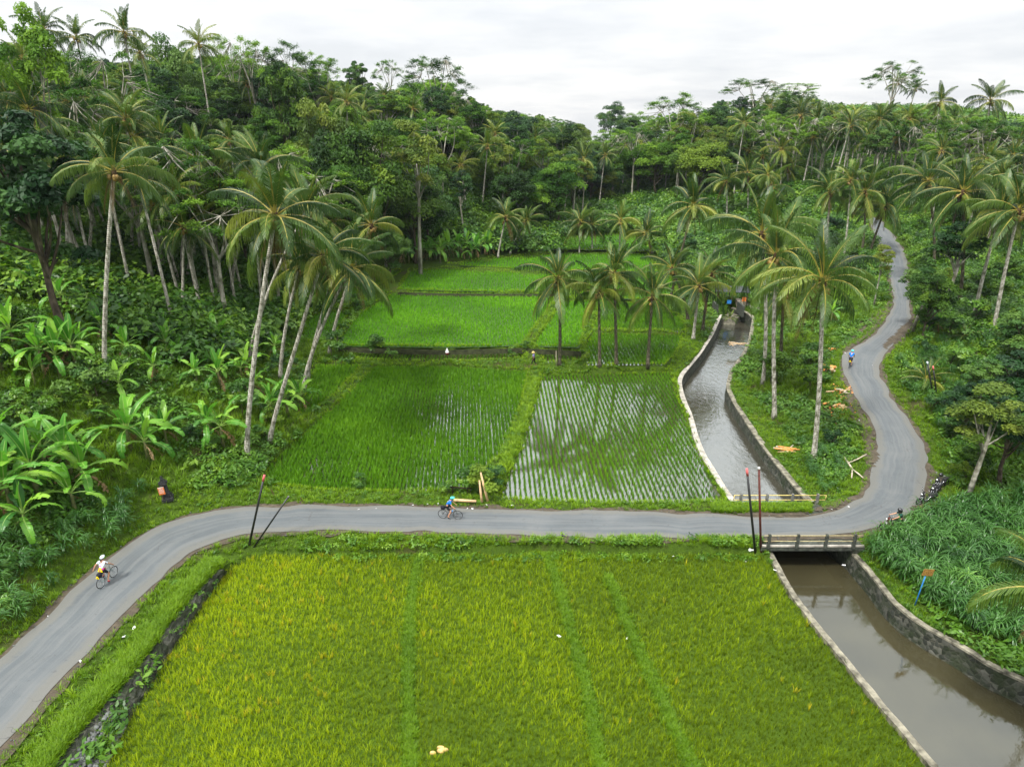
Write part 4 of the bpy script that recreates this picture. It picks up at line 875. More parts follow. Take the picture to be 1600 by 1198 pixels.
# ---- hero palms: (foot u, v) (crown u, v) crown radius in the photograph, label
HP = [
 (165,598,178,268,88,'tall palm with hanging fronds standing between the banana plants on the left slope','palm_trunk'),
 (386,712,430,338,118,'large leaning palm with a bare pale trunk, nearest to the rice fields'),
 (421,690,505,400,85,'leaning palm just right of the large bare-trunked palm at the field corner'),
 (438,590,468,415,70,'thin palm between the two leaning field-corner palms'),
 (474,606,548,420,85,'strongly leaning palm over the small triangular rice field'),
 (480,590,530,400,70,'slightly curved palm behind the strongly leaning one'),
 (514,553,580,352,66,'palm leaning right with a crown in front of the forest edge'),
 (285,455,308,250,92,'tall slim palm in the middle of the left slope'),
 (290,458,330,300,70,'lower palm sharing a foot with the tall slim palm'),
 (360,475,408,262,72,'palm with a curved pale trunk left of the large leaning palm'),
 (108,430,105,300,55,'short-crowned palm left of the hanging-frond palm'),
 (67,342,66,215,72,'palm at the far left with a bushy crown'),
 (206,410,206,215,60,'upright palm directly behind the hanging-frond palm'),
 (140,432,150,262,55,'thin palm left of the hanging-frond palm trunk'),
 (247,335,250,250,45,'small palm in the shade behind the slim palms'),
 (390,560,478,330,75,'palm whose crown rises behind the leaning palms'),
 (874,571,872,436,68,'field palm with a dark trunk, leftmost of the row on the dyke','dark_trunk'),
 (937,573,936,456,60,'second field palm on the dyke','dark_trunk'),
 (963,571,960,428,62,'field palm with a dark trunk rising above its neighbours on the dyke','dark_trunk'),
 (1012,571,1020,462,62,'short field palm at the right end of the dyke','dark_trunk'),
 (1083,530,1092,447,55,'palm with yellow frond stalks beside the canal corner'),
 (1098,518,1112,428,52,'palm behind the yellow-stalked palm at the canal','dark_trunk'),
 (1047,470,1083,322,80,'wide-crowned palm standing behind the wet terrace','dark_trunk'),
 (1075,500,1050,420,55,'low palm on the canal lawn','dark_trunk'),
 (1271,716,1285,440,112,'large palm with a ragged crown on the bank inside the road bend'),
 (1210,653,1213,400,105,'large palm on the canal bank with a bare trunk'),
 (1192,600,1190,365,90,'palm on the canal bank with a crown behind the large one'),
 (1220,560,1225,460,60,'low palm hidden under the two large canal-bank crowns','dark_trunk'),
 (1290,400,1297,299,62,'upright palm left of the road where it disappears uphill'),
 (1345,405,1352,300,60,'palm at the left edge of the uphill road','dark_trunk'),
 (1358,400,1385,322,66,'palm whose crown hangs over the uphill road','dark_trunk'),
 (1135,350,1135,285,52,'yellow-green palm behind the wide-crowned palm'),
 (1168,345,1168,270,48,'palm beside the yellow-green one at the forest edge'),
 (1205,340,1205,290,40,'small palm at the forest edge above the canal'),
 (1551,522,1592,330,85,'leaning palm with a pale trunk, rightmost on the right slope'),
 (1521,498,1563,335,85,'leaning palm just left of the rightmost pale palm'),
 (1498,480,1505,300,75,'palm with a dark trunk on the right slope','dark_trunk'),
 (1458,430,1450,285,65,'palm right of the uphill road','dark_trunk'),
 (1527,277,1548,158,58,'very tall palm standing against the sky on the right'),
 (1455,255,1470,160,38,'tall slim palm against the sky, left of the very tall one'),
 (1480,230,1490,195,36,'palm right behind the slim sky-high palm'),
 (1378,255,1380,186,44,'tall palm in the middle of the right-hand forest'),
 (1433,240,1435,205,44,'broad palm between the slim tall palms on the right'),
 (1190,230,1193,195,30,'small distant palm at the left of the right-hand hill'),
 (1230,250,1230,190,32,'small distant palm with a long trunk on the right-hand hill'),
 (1297,240,1298,192,42,'palm with yellow nuts in the right-hand forest'),
 (1232,300,1230,262,34,'palm above the road in the right-hand forest'),
 (905,397,907,348,40,'yellowish short palm at the far end of the rice fields'),
 (925,390,925,352,34,'palm at the far end beside the yellowish one'),
 (778,402,790,340,44,'palm at the foot of the forest behind the terraces'),
 (797,396,822,345,36,'slightly leaning palm at the foot of the forest behind the terraces'),
 (968,392,970,345,38,'palm in the far rice field'),
 (1020,395,1010,365,40,'low palm right of the far rice field'),
 (880,300,825,240,36,'forest palm left of the valley middle'),
 (1208-0,245,953,245,26,'distant lone palm with a clear trunk in the valley middle'),
 (862,330,912,250,32,'forest palm with a thin pale trunk in the valley'),
]
HP[-2] = (953, 292, 953, 245, 28, HP[-2][5])
for h in HP:
    try:
        hero_palm(*h[:4], h[5], Lr=h[4], trunk=h[6] if len(h) > 6 else 'palm_trunk', group='coconut palms', nf=22 if h[4] > 60 else 18, r0=.19 if h[4] > 50 else .16)
    except Exception as e: print('palm', h, e)
# crown near the camera, at the right edge of the picture
hero_palm(0, 0, 1652, 925, 'palm close to the camera reaching in at the right edge over the canal', Lr=None, base=(25.0, 21.5, float(H(25.0, 21.5)[0])), dy=.5, seed=77)
for k, (bx, by, uu, vv) in enumerate([(29.5, 25.0, 1850, 560), (32.5, 31.0, 1800, 480), (30.0, 19.0, 2000, 640)]):
    hero_palm(0, 0, uu, vv, ['palm just outside the right edge, mirrored in the near canal', 'taller palm outside the right edge, mirrored farther up the near canal', 'palm outside the lower right corner, mirrored at the bottom of the canal'][k], base=(bx, by, float(H(bx, by)[0])), seed=90 + k)
# young palms still without a trunk
def young_palm(u, v, s, label, seed=1, yellow=False):
    b = hit(u, v); r = np.random.default_rng(seed); root = empty('young_palm', b); tag(root, label, 'palm tree')
    mb = MB(); mb.tube([(0, 0, -.1), (0, 0, .5 * s)], [.13 * s, .08 * s], 8); mb.build('trunk', M['palm_trunk'], root, True)
    for i in range(11): obj('frond', FRONDS[min(4, i // 2)][i % 2], root, (0, 0, .4 * s), (0, 0, i * 2.4 + r.normal(0, .2)), s * .62 * r.uniform(.85, 1.1))
young_palm(1445, 600, 1.15, 'dark bushy young palm beside the climbing road', 5)
young_palm(1506, 530, .75, 'small yellowish young palm at the foot of the pale leaning palms', 6)
young_palm(1250, 500, .9, 'young palm under the canal-bank palms', 7)
young_palm(1140, 560 - 60, .6, 'young palm near the canal head', 8)

# ---- bananas
BAN = [(12,745,1.3,'banana plant at the left edge above the roadside cluster'),(48,845,1.0,'lowest banana plant of the roadside cluster'),(135,770,1.15,'spreading banana plant at the right of the roadside cluster'),(-10,820,1.2,'banana plant half cut by the left edge of the picture'),(60,775,1.25,'large banana plant with broad leaves at the left roadside'),(20,800,1.15,'banana plant at the lower left edge of the picture'),(118,800,.95,'banana plant nearest to the elephant grass by the road'),(75,740,1.2,'banana plant with a tall pale upright leaf, above the roadside ones'),(112,745,1.05,'banana plant with arching leaves and withered skirts'),(205,705,1.2,'banana plant with a wide yellow-green fan of leaves'),(232,720,.95,'dark banana plant with many withered leaves'),(262,700,.8,'low banana plant below the fan-shaped one'),(330,690,.85,'banana plant standing alone in the grass left of the leaning palm'),(350,700,1.0,'bright banana plant left of the leaning palm trunk'),(190,620,.8,'blue-green banana plant above the fan-shaped one'),
 (28,560,1.15,'banana plant with an upright glowing leaf at the left edge'),(70,585,1.0,'banana plant in the left cluster'),(95,590,1.1,'leafy banana plant in the middle of the left cluster'),(118,570,1.05,'banana plant at the right of the left cluster'),(200,560,.75,'small banana plant right of the hanging-frond palm trunk'),(262,558,.8,'pale-leaved banana plant in the middle of the slope'),(282,570,.7,'banana plant beside the pale-leaved one'),(308,600,.7,'low banana plant on the open slope'),(352,560,.75,'dark banana plant under the trees on the slope'),(345,595,.7,'banana plant just below the dark one'),(75,455,1.0,'banana plant high on the left slope'),(60,470,.9,'banana plant high on the left slope beside another'),(140,440,.8,'banana plant among the palm trunks'),(400,620,.75,'banana plant tucked behind the leaning trunk'),(425,655,.95,'banana plant in the shaded cluster at the field corner'),(450,650,.95,'banana plant with withered leaves at the field corner'),(470,640,.85,'rightmost banana plant of the field-corner cluster'),(432,560,.7,'small banana plant behind the thin palm')]
for u, v, s, lb in BAN: banana(hit(u, v), s * 1.0, lb, nl=10)
rb = np.random.default_rng(9)
for i in range(24):
    u, v = rb.uniform(0, 440), rb.uniform(415, 610); banana(hit(u, v), rb.uniform(.6, 1.0), 'banana plant scattered among the shrubs of the left slope', 'bananas scattered over the left slope', 8, 2)
for i in range(20):
    u = 632 + i * 7.0; b = hit(u, 417 - i * .8 - rb.uniform(0, 9)); banana(b, rb.uniform(.85, 1.35), 'banana plant in the row along the far edge of the terraces', 'row of banana plants behind the rice terraces', 7, 1)
banana(hit(1298, 505), .7, 'small banana plant left of the earth pull-out by the road'); banana(hit(1463, 520), .6, 'young banana plant with one yellow leaf under the right-hand tree')
for u, v in [(1560, 640), (1585, 600)]: banana(hit(u, v), .6, 'young banana plant in the undergrowth at the right edge', 'young bananas at the right edge')

# ---- single trees one can point to
tree_top('dark', 555, 97, 165, 'dark dense tree with a rounded pointed top standing against the sky', var=0, wide=.95)
tree_top('alb', 680, 80, 150, 'flat-topped feathery tree against the sky above the middle of the forest', var=2, wide=1.15)
tree_top('alb', 607, 90, 165, 'thin feathery tree between the dark pointed tree and the flat-topped one', var=0, wide=.75)
tree_top('alb', 1405, 92, 165, 'wide umbrella tree high against the sky on the right', var=3, wide=1.0)
tree_top('alb', 1055, 142, 175, 'umbrella tree with pale forked limbs right of the valley gap', var=1, wide=1.35)
tree_top('alb', 1185, 118, 190, 'broad feathery tree on top of the right-hand hill', var=2, wide=1.4)
tree_top('alb', 1250, 128, 200, 'wide flat tree right of the broad feathery one', var=0, wide=1.3)
tree_top('broad', 958, 162, 300, 'distant round tree standing alone in the valley gap', var=1, wide=1.5)
tree_top('broad', 985, 178, 290, 'low distant tree beside the lone round one', var=4, wide=1.4)
tree_top('alb', 150, 72, 88, 'feathery tree with pale branching limbs on the left hill', var=3, wide=1.05)
tree_top('alb', 440, 62, 130, 'thin flat-crowned tree against the sky, left of the dark pointed tree', var=1, wide=1.0)
tree_top('alb', 490, 78, 140, 'sparse flat-crowned tree right of another on the skyline', var=2, wide=.95)
tree_top('alb', 385, 55, 125, 'tall pale-trunked feathery tree on the left skyline', var=0, wide=.9)
tree_top('alb', 355, 50, 128, 'high feathery tree behind the pale-trunked one', var=3, wide=.8)
tree_top('dark', 435, 100, 110, 'dark dense tree below the skyline on the left', var=1, wide=1.2)
tree_top('broad', 265, 65, 115, 'round dark tree on the left skyline', var=1, wide=1.0)
tree_top('broad', 500, 135, 105, 'grey-green big-leaved tree in the middle of the left forest', var=3, wide=1.15)
tree_top('broad', 565, 190, 100, 'broad bright-topped tree above the banana row', var=0, wide=1.45)
tree_top('broad', 520, 200, 98, 'broad tree left of the bright-topped one', var=2, wide=1.2)
tree_top('tall', 645, 185, 105, 'open pale-limbed tree above the banana row', var=1, wide=1.4)
tree_top('dark', 15, 180, 50, 'dark blue-green tree at the left edge', var=0, wide=1.5)
tree_top('tall', 25, 8, 62, 'tall slender tree at the upper left corner', var=2, wide=1.0)
hb = hit(1508, 790); tree('tall', hb[0], hb[1], 9.0, 'slender pale-trunked tree in the tall grass at the right', var=1, wide=.8)
for u, v, h, k, w, lb in [(1560, 760, 7.0, 'dark', .75, 'dark round tree behind the slender pale-trunked one'), (1590, 700, 8, 'dark', .95, 'dark tree at the right edge above the parked scooters'), (1500, 690, 5.0, 'dark', .6, 'bushy tree right of the road bend'), (1530, 650, 5, 'dark', .6, 'yellow-topped bushy tree on the right slope'),
                        (1425, 520, 7.5, 'tall', .8, 'roadside tree leaning its crown over the climbing road'), (1440, 535, 7.5, 'broad', .55, 'dense roadside tree right of the climbing road'), (1468, 500, 11, 'tall', .95, 'tall leafy tree right of the uphill road'), (1365, 480, 8, 'tall', .45, 'thin dark tree at the left edge of the uphill road'), (1590, 600, 7, 'dark', .9, 'dark tree at the right edge on the slope')]:
    b = hit(u, v); tree(k, b[0], b[1], h, lb, wide=w, var={'dark': 0, 'broad': 0}.get(k))

# ---- forest
SKYU = [-200,0,40,60,100,150,200,250,300,350,400,450,500,520,545,560,600,640,680,700,750,800,850,900,940,960,985,1005,1020,1080,1150,1200,1250,1300,1350,1400,1450,1500,1550,1600,1800]
SKYV = [70,75,60,72,85,92,95,92,85,85,95,100,108,122,128,125,140,135,118,125,160,172,178,188,193,192,193,190,178,168,150,142,140,158,165,165,172,178,185,190,190]
r = np.random.default_rng(21); placed = []
cand = []
for D in np.arange(60, 330, 5.2):
    for u in np.arange(-170, 1770, 5.6 / D * FPX * (1 if D < 180 else 1.25)):
        uu = u + r.uniform(-.4, .4) * 5.6 / D * FPX; DD = D + r.uniform(-2.3, 2.3); cand.append((uu, DD))
cx = np.array([(uu - 800) / FPX * DD for uu, DD in cand]); cy = np.array([DD * cp + 8 * sp for uu, DD in cand]); CZ, CI, CRD = H(cx, cy, True)
for ci in range(len(cand)):
    x, y, z, inf, rd = float(cx[ci]), float(cy[ci]), float(CZ[ci]), CI[ci:ci + 1], CRD[ci:ci + 1]; DD = cand[ci][1]
    if inf[0] or rd[0] < 4: continue
    left = x < -20
    inl = y > np.interp(x, [-200, -60, -45, -32, -26, -20, -14, 0, 14, 24], [30, 52, 62, 70, 80, 98, 125, 134, 146, 172]) and x < 24
    inr = x >= 24 and (y > np.interp(x, [24, 34, 45, 60, 64, 70, 76, 90, 110, 200], [185, 172, 158, 148, 150, 92, 78, 62, 55, 40]))
    if not (inl or inr): continue
    if inr and x < 78 and y < 140 and rd[0] < 8: continue
    u0, v0, Dd = proj(x, y, z); sk = float(np.interp(u0, SKYU, SKYV))
    palmy = inr and (u0 > 1180) or (inl and DD < 108)
    q = r.random()
    if palmy and q < .48: kind = 'palm'
    elif q < .44: kind = 'broad'
    elif q < .70: kind = 'tall'
    elif q < .77: kind = 'dark'
    elif q < .85 and not palmy: kind = 'palm'
    else: kind = 'alb'
    h = {'palm': r.uniform(9, 17), 'broad': r.uniform(8, 15), 'tall': r.uniform(12, 20), 'dark': r.uniform(7, 13), 'alb': r.uniform(13, 20)}[kind]
    if inr and u0 > 1150: h *= .8 if y > 170 else .85
    if cnt.get(kind, 0) >= (160 if kind == 'palm' else 290): continue
    if y > 250: h = min(h, 14)
    # the tops keep below the ridge line of the forest
    ztop = CAMH + (((599 - sk) / FPX) * cp - sp) / (cp + ((599 - sk) / FPX) * sp) * y
    extra = 3.6 if kind == 'palm' else 0
    if z + h + extra > ztop: h = ztop - z - extra - r.uniform(0, 1.5)
    if h < (3.5 if kind != 'palm' else 5): continue
    side = 'left hill' if inl and x < -12 else ('right hill' if inr else 'valley head')
    dist = 'near edge of the' if DD < 100 else ('middle of the' if DD < 170 else 'far')
    if kind == 'palm':
        cnt['palm'] = cnt.get('palm', 0) + 1
        far_palm(x, y, z + h, f'coconut palm in the {dist} forest on the {side}'.replace('far forest', 'far forest'), 1.0, f'coconut palms in the {dist} forest on the {side}', r, z)
    else:
        nm = {'broad': 'round leafy tree', 'tall': 'slender leafy tree', 'dark': 'dense low-crowned tree', 'alb': 'flat-crowned feathery tree'}[kind]
        tree(kind, x, y, h, f'{nm} in the {dist} forest on the {side}', f'{nm}s in the {dist} forest on the {side}', r=r, z=z)
print('forest', cnt, 'cand', len(cand))
r = np.random.default_rng(29); ex = [0, 0]
for i in range(190):
    if i < 120: u, D = r.uniform(-60, 640), r.uniform(54, 110)
    else: u, D = r.uniform(1130, 1680), r.uniform(95, 175)
    x, y = (u - 800) / FPX * D, D * cp + 8 * sp; z, inf, rd = H(x, y, True); z = float(z[0])
    if inf[0] or rd[0] < 4 or (i < 120 and y < np.interp(x, [-200, -60, -45, -32, -26, -20, -14], [30, 46, 55, 64, 76, 100, 130])): continue
    if i >= 120 and (x < 45 or (x < 80 and y < 95)): continue
    h = r.uniform(9, 15); u0, v0, _ = proj(x, y, z); sk = float(np.interp(u0, SKYU, SKYV)); b_ = (599 - sk) / FPX; zt = CAMH + (b_ * cp - sp) / (cp + b_ * sp) * y
    if z + h + 2.5 > zt: h = zt - z - 2.5
    if h < 5: continue
    if ex[i >= 120] >= (38 if i < 120 else 18): continue
    ex[i >= 120] += 1
    sd_, dd_ = ('left', 'near edge of the left hill forest') if i < 120 else ('right', 'right hill forest')
    far_palm(x, y, z + h, f'slim pale-trunked coconut palm at the {dd_}', .95, f'slim coconut palms at the {dd_}', r, z)
# skyline palms
for u, v, D in [(75, 48, 92), (190, 52, 98), (310, 70, 112), (236, 85, 105), (120, 60, 100), (40, 95, 80), (600, 150, 150), (535, 160, 120), (540, 90+60, 140), (850, 215, 190), (1600, 230, 130), (1575, 250, 120), (1345, 195, 170), (1270, 205, 180), (1400, 130, 175), (1425, 140, 180)]:
    q = PD(u, v, D); far_palm(q[0], q[1], q[2], 'coconut palm rising to the skyline of the forest', 1.0 if D < 130 else .9, 'coconut palms rising to the skyline')

# ---- shrubs one can point to
SH = [(590,553,2.6,0,'leafy green shrub on the dyke left of the wide terrace'),(612,562,1.4,2,'low shrub right of the leafy dyke shrub'),(560,765,1.3,0,'yellow-green shrub at the road edge of the young rice'),(755,772,2.6,1,'dark dense shrub behind the leaning planks'),(732,770,1.9,0,'bright shrub left of the leaning planks'),(772,760,1.8,3,'dark shrub between the two big fields'),(700,772,1.2,2,'low shrub around the wooden rail'),(800,560,1.1,0,'small bush on the dyke left of the walking farmer'),(915,565,1.2,1,'small dark bush under the field palms'),(640,556,.9,2,'tiny bush on the dyke below the wide terrace'),
      (1260,610,2.6,1,'dark bush between the palms on the canal bank'),(1300,700,1.8,3,'bush inside the road bend'),(1280,600,2.0,0,'bush behind the large ragged palm'),(820,545,1.0,0,'tuft of bush at the corner of the wide terrace')]
for u, v, h, k, lb in SH: b = hit(u, v); tree('bush', b[0], b[1], h, lb, var=k)
# bund between the two big fields, thickly grown
bund = resample(W3([(836,590,-.1),(826,625,-.1),(815,668,-.1),(800,700,-.1),(788,730,-.1),(765,762,-.1)]), 60); pp = []
for q in bund:
    for _ in range(9): pp.append([q[0] + r.normal(0, .33), q[1] + r.normal(0, .15), q[2] - .15])
o = scatter('grass', GRL, np.array(pp), M['grass'], scale=(.5, .95), seed=23); tag(o, 'tall bright grass on the dyke between the two big rice fields', 'grass', kind='stuff')
r = np.random.default_rng(22)
for i in range(230):
    left = i < 80
    if left: u, v = r.uniform(-20, 560), r.uniform(400, 720)
    else: u, v = r.uniform(1380, 1620), r.uniform(430, 770)
    if not left and 125 < i < 150: u, v = r.uniform(1200, 1390), r.uniform(420, 620)
    if i >= 150: u, v = r.uniform(1060, 1620), r.uniform(330, 470)
    b = hit(u, v); x, y = b[:2]; z, inf, rd = H(x, y, True)
    if inf[0] or rd[0] < 1.6 or dpoly(np.array([x]), np.array([y]), CANAL, True)[0] < 1 or (left and dpoly(np.array([x]), np.array([y]), TOE)[0] < 1): continue
    tree('bush', x, y, r.uniform(1.0, 3.2) * (1 if left else 1.2), 'leafy shrub growing on the ' + ('left slope' if left else 'right slope'), 'shrubs on the ' + ('left slope' if left else 'right slope'), z=float(z[0]), r=r)
# ------------------------------------------------------------------ built things
M['black_paint'] = simple('black_paint', (.012, .012, .013), .45, .5, .3, 8)
M['pink_paint'] = simple('faded_red_paint', (.55, .12, .12), .6, .3, .2, 20)
M['maroon'] = simple('rust_red_paint', (.085, .022, .016), .6, .3, .35, 5)
M['white_paint'] = simple('white_paint', (.70, .72, .70), .55, .4, .15, 10)
M['yellow_paint'] = simple('worn_yellow_paint', (.50, .40, .13), .6, .3, .4, 5)
M['cream_paint'] = simple('worn_cream_paint', (.34, .29, .15), .65, .3, .45, 4)
M['grey_post'] = simple('grey_concrete', (.13, .13, .12), .85, .2, .5, 6, .4)
M['dark_post'] = simple('mossy_concrete', (.05, .055, .045), .85, .2, .6, 6, .4)
M['wood'] = simple('peeled_wood', (.48, .33, .18), .7, .2, .35, 7)
M['cutwood'] = simple('fresh_cut_wood', (.56, .24, .07), .75, .2, .4, 9)
M['greywood'] = simple('bleached_wood', (.42, .36, .28), .8, .2, .4, 8)
M['darkwood'] = simple('dark_wood', (.05, .035, .025), .85, .2, .4, 8)
M['blackstone'] = simple('black_lava_stone', (.028, .030, .030), .9, .2, .7, 9, .8)
M['orange'] = simple('orange_board', (.60, .16, .04), .6, .3, .2, 8)
M['blue'] = simple('blue_paint', (.02, .16, .42), .5, .4, .3, 8)
M['rust'] = simple('rusted_plate', (.24, .13, .03), .75, .25, .6, 14)
M['rubber'] = simple('black_rubber', (.015, .015, .016), .7, .3, .2, 10)
M['metal'] = simple('grey_metal', (.30, .31, .32), .35, .6, .15, 10, 0, .7)
M['frame_dark'] = simple('dark_frame_paint', (.03, .035, .04), .35, .5, .2, 10)
M['frame_teal'] = simple('grey_green_frame_paint', (.12, .18, .17), .35, .5, .2, 10)
M['skin'] = simple('skin', (.50, .26, .16), .55, .3, .1, 10)
M['skin_b'] = simple('brown_skin', (.22, .11, .065), .55, .3, .1, 10)
M['cloth_blue'] = simple('blue_jersey', (.01, .14, .50), .8, .2, .15, 14)
M['cloth_white'] = simple('white_jersey', (.68, .76, .84), .8, .2, .08, 14)
M['cloth_black'] = simple('black_shorts', (.012, .013, .018), .8, .2, .2, 14)
M['cloth_green'] = simple('dark_green_shirt', (.012, .055, .04), .8, .2, .2, 14)
M['cloth_violet'] = simple('faded_violet_shirt', (.22, .20, .42), .8, .2, .2, 14)
M['turquoise'] = simple('turquoise_plastic', (.05, .62, .60), .4, .5, .08, 14)
M['helmet_white'] = simple('pale_blue_white_plastic', (.62, .70, .76), .4, .5, .2, 14)
M['helmet_black'] = simple('glossy_black_plastic', (.012, .012, .014), .15, .8, .1, 14)
M['magenta'] = simple('magenta_cloth', (.70, .06, .36), .7, .2, .1, 14)
M['red_shoe'] = simple('red_shoe', (.65, .03, .08), .6, .3, .1, 14)
M['hivis'] = simple('bright_yellow', (.85, .66, .0), .5, .3, .05, 14)
M['straw'] = simple('straw', (.60, .40, .16), .8, .2, .2, 20)
M['hair'] = simple('black_hair', (.015, .012, .010), .6, .3, .2, 20)
M['red_plastic'] = simple('red_plastic', (.22, .015, .012), .35, .5, .1, 12)
M['litter'] = simple('pale_litter', (.70, .70, .70), .7, .3, .15, 20)
M['tin'] = simple('dark_roof_sheet', (.035, .038, .045), .6, .3, .4, 3)
M['bottle'] = simple('blue_bottle', (.02, .20, .50), .4, .5, .1, 12)
def seg(a, b, r0, r1, k=2): s = np.linspace(0, 1, k)[:, None]; return np.asarray(a) * (1 - s) + np.asarray(b) * s, np.linspace(r0, r1, k)

# poles
def pole(ub, vb, ut, vt, label, body, tip, r0=.075, tipl=.45, z=None):
    b = hit(ub, vb) if z is None else P(ub, vb, z); d = ray(ut, vt); t = b[1] / d[1]; top = np.array([d[0] * t, d[1] * t, CAMH + d[2] * t]) - b; l = np.linalg.norm(top); u = top / l
    root = empty('pole', b); tag(root, label, 'pole')
    mb = MB(); mb.tube([-u * .4, u * (l * .5), u * (l - tipl)], [r0, r0 * .93, r0 * .85], 10); mb.build('shaft', M[body], root, True)
    mb = MB(); mb.tube([u * (l - tipl + .004), u * l], [r0 * .98, r0 * .9], 10); mb.build('tip', M[tip], root, True)
pole(389, 852, 413, 742, 'tall black pole with a faded red tip left of the rice field, leaning slightly', 'black_paint', 'pink_paint')
pole(397, 854, 451, 775, 'black pole leaning far over beside the upright one at the road', 'black_paint', 'grey_post', .06, .12)
pole(1180, 861, 1167, 732, 'black pole with a faded red tip at the left end of the bridge railing', 'black_paint', 'pink_paint', .08, .5)
pole(1189, 861, 1186, 730, 'rust red pole with a white tip at the left end of the bridge railing', 'maroon', 'white_paint', .075, .12)
pole(1459, 622, 1449, 565, 'dark pole with a pale blue tip on the slope right of the road', 'black_paint', 'helmet_white', .07, .25)
pole(1464, 618, 1458, 572, 'dark pole with a pink tip on the slope right of the road', 'black_paint', 'pink_paint', .07, .4)

# bridge
deck = [P(1142, 787, 0)[:2], P(1292, 787, 0)[:2], P(1352, 854, 0)[:2], P(1190, 854, 0)[:2]]
root = empty('bridge', (*np.mean(deck, 0), 0)); tag(root, 'low concrete road bridge across the canal', 'bridge'); c0 = np.array([*np.mean(deck, 0), 0])
def prism(mb, poly, z0, z1, m=0):
    n = len(poly); V = [(*p, z0) for p in poly] + [(*p, z1) for p in poly]; F = [[i, (i + 1) % n, n + (i + 1) % n, n + i] for i in range(n)]
    if n == 4: F += [[3, 2, 1, 0], [4, 5, 6, 7]]
    mb.add(V, F, m)
dl = np.array(deck)[::-1] if False else np.array(deck)[[3, 2, 1, 0]]
mb = MB(); prism(mb, dl - c0[:2], -.32, -.075); mb.build('deck', M['dark_post'], root)
mb = MB(); a, b = P(1191, 853.2, 0) - c0, P(1350, 853.2, 0) - c0; mb.box((a + b) / 2 + [0, 0, .03], (np.linalg.norm(b - a), .14, .10)); mb.build('kerb', M['coping'], root)
for A_2, B_2 in ((cu[0][0], cd[0][0]), (cu[1][0], cd[1][0])):
    s_ = 1 if A_2[0] > 20.5 else -1; q = [A_2[:2] - c0[:2], B_2[:2] - c0[:2], B_2[:2] - c0[:2] + [s_ * .5, 0], A_2[:2] - c0[:2] + [s_ * .5, 0]]
    if s_ > 0: q = q[::-1]
    mb = MB(); prism(mb, q, ZD - 1, -.335); mb.build('abutment', M['wall_stone'], root)
def railing(pts, zb, h, posts, rails, label, pm, rm, psz=.17, closed=False, rr=.035, zpost=0.0):
    A0, B0 = pts; root = empty('railing', A0); tag(root, label, 'railing'); d = B0 - A0; u = d / np.linalg.norm(d); an = math.atan2(u[1], u[0])
    for p in posts: mb = MB(); q = A0 + d * p - A0; mb.box((q[0], q[1], h / 2 - .1 + zpost), (psz, psz, h + .2), rotz(an)); mb.box((q[0], q[1], h + zpost + .02), (psz * .8, psz * .8, .04), rotz(an)); mb.build('post', M[pm], root)
    for z_ in rails: mb = MB(); mb.tube([(0, 0, z_) - u * 0, d + [0, 0, z_]], rr, 6); mb.build('rail', M[rm], root, True)
    if closed:
        for q in (np.zeros(3), d): mb = MB(); mb.tube([q + [0, 0, rails[0]], q + [0, 0, rails[1]]], rr, 6); mb.build('rail', M[rm], root, True)
railing((P(1146, 785, 0), P(1289, 785, 0)), 0, .68, [.075, .36, .635, .91], [.22, .60], 'yellow pipe railing with grey posts on the upstream side of the bridge', 'grey_post', 'yellow_paint', closed=True, rr=.03)
railing((P(1192, 852, .15), P(1346, 852, .15)), 0, .80, [.055, .345, .635, .92], [.33, .74], 'cream railing with dark mossy posts on the downstream side of the bridge', 'dark_post', 'cream_paint', .17, rr=.028)
mb = MB(); a, b = P(1172, 859, -.45), P(1336, 857.5, -.42); mb.tube([a, (a + b) / 2, b], .06, 8); mb.ball(a, .12, 0, 8)
tag(mb.build('water_pipe', M['white_paint'], None, True), 'thin white pipe hung below the downstream edge of the bridge', 'pipe')
r = np.random.default_rng(40); gp = []
for i in range(1500):
    q = P(r.uniform(1112, 1268), r.uniform(787, 800), 0); gp.append([q[0], q[1], -.06])
o = scatter('grass', GR, np.array(gp), M['grass'], scale=(.5, 1.0), seed=41); tag(o, 'strip of grass behind the yellow railing on the bridge', 'grass', kind='stuff')

# retaining wall under the road at the left of the near field
WT = smoothl(resample(W3([(350,889,-.02),(338,897,-.02),(312,925,0),(270,975,0),(232,1030,0),(196,1075,0),(168,1104,0),(134,1142,0),(92,1198,0),(40,1275,0),(-20,1370,0)]), 60), 2); WB = smoothl(resample(W3([(354,897,-.9),(340,915,-.9),(318,945,-.9),(292,985,-.9),(262,1030,-.9),(230,1085,-.9),(198,1135,-.9),(170,1200,-.9),(128,1265,-.9),(40,1400,-.9)]), 60), 2)
root = empty('retaining_wall', WT[30]); tag(root, 'dark mossy rubble wall below the road verge at the left of the near field', 'wall'); o_ = WT[30]
V = []; n = 60; k_ = 8; r = np.random.default_rng(42)
for i in range(n):
    for j in range(k_ + 1): s = j / k_; q = WT[i] * (1 - s) + WB[i] * s + [0.12 * math.sin(s * 3.1), 0, .0]; V.append(q + r.normal(0, .035, 3) - o_)
for i in range(n): V.append(WT[i] - [.5, .1, .02] - o_)
F = [[i * (k_ + 1) + j, i * (k_ + 1) + j + 1, (i + 1) * (k_ + 1) + j + 1, (i + 1) * (k_ + 1) + j] for i in range(n - 1) for j in range(k_)] + [[n * (k_ + 1) + i, i * (k_ + 1), (i + 1) * (k_ + 1), n * (k_ + 1) + i + 1] for i in range(n - 1)]
mb = MB(); mb.add(V, F); mb.build('wall_face', M['wall_stone'], root)
M['cobble'] = simple('river_stone', (.085, .09, .085), .8, .25, .75, 3.5, .3)
mb = MB()
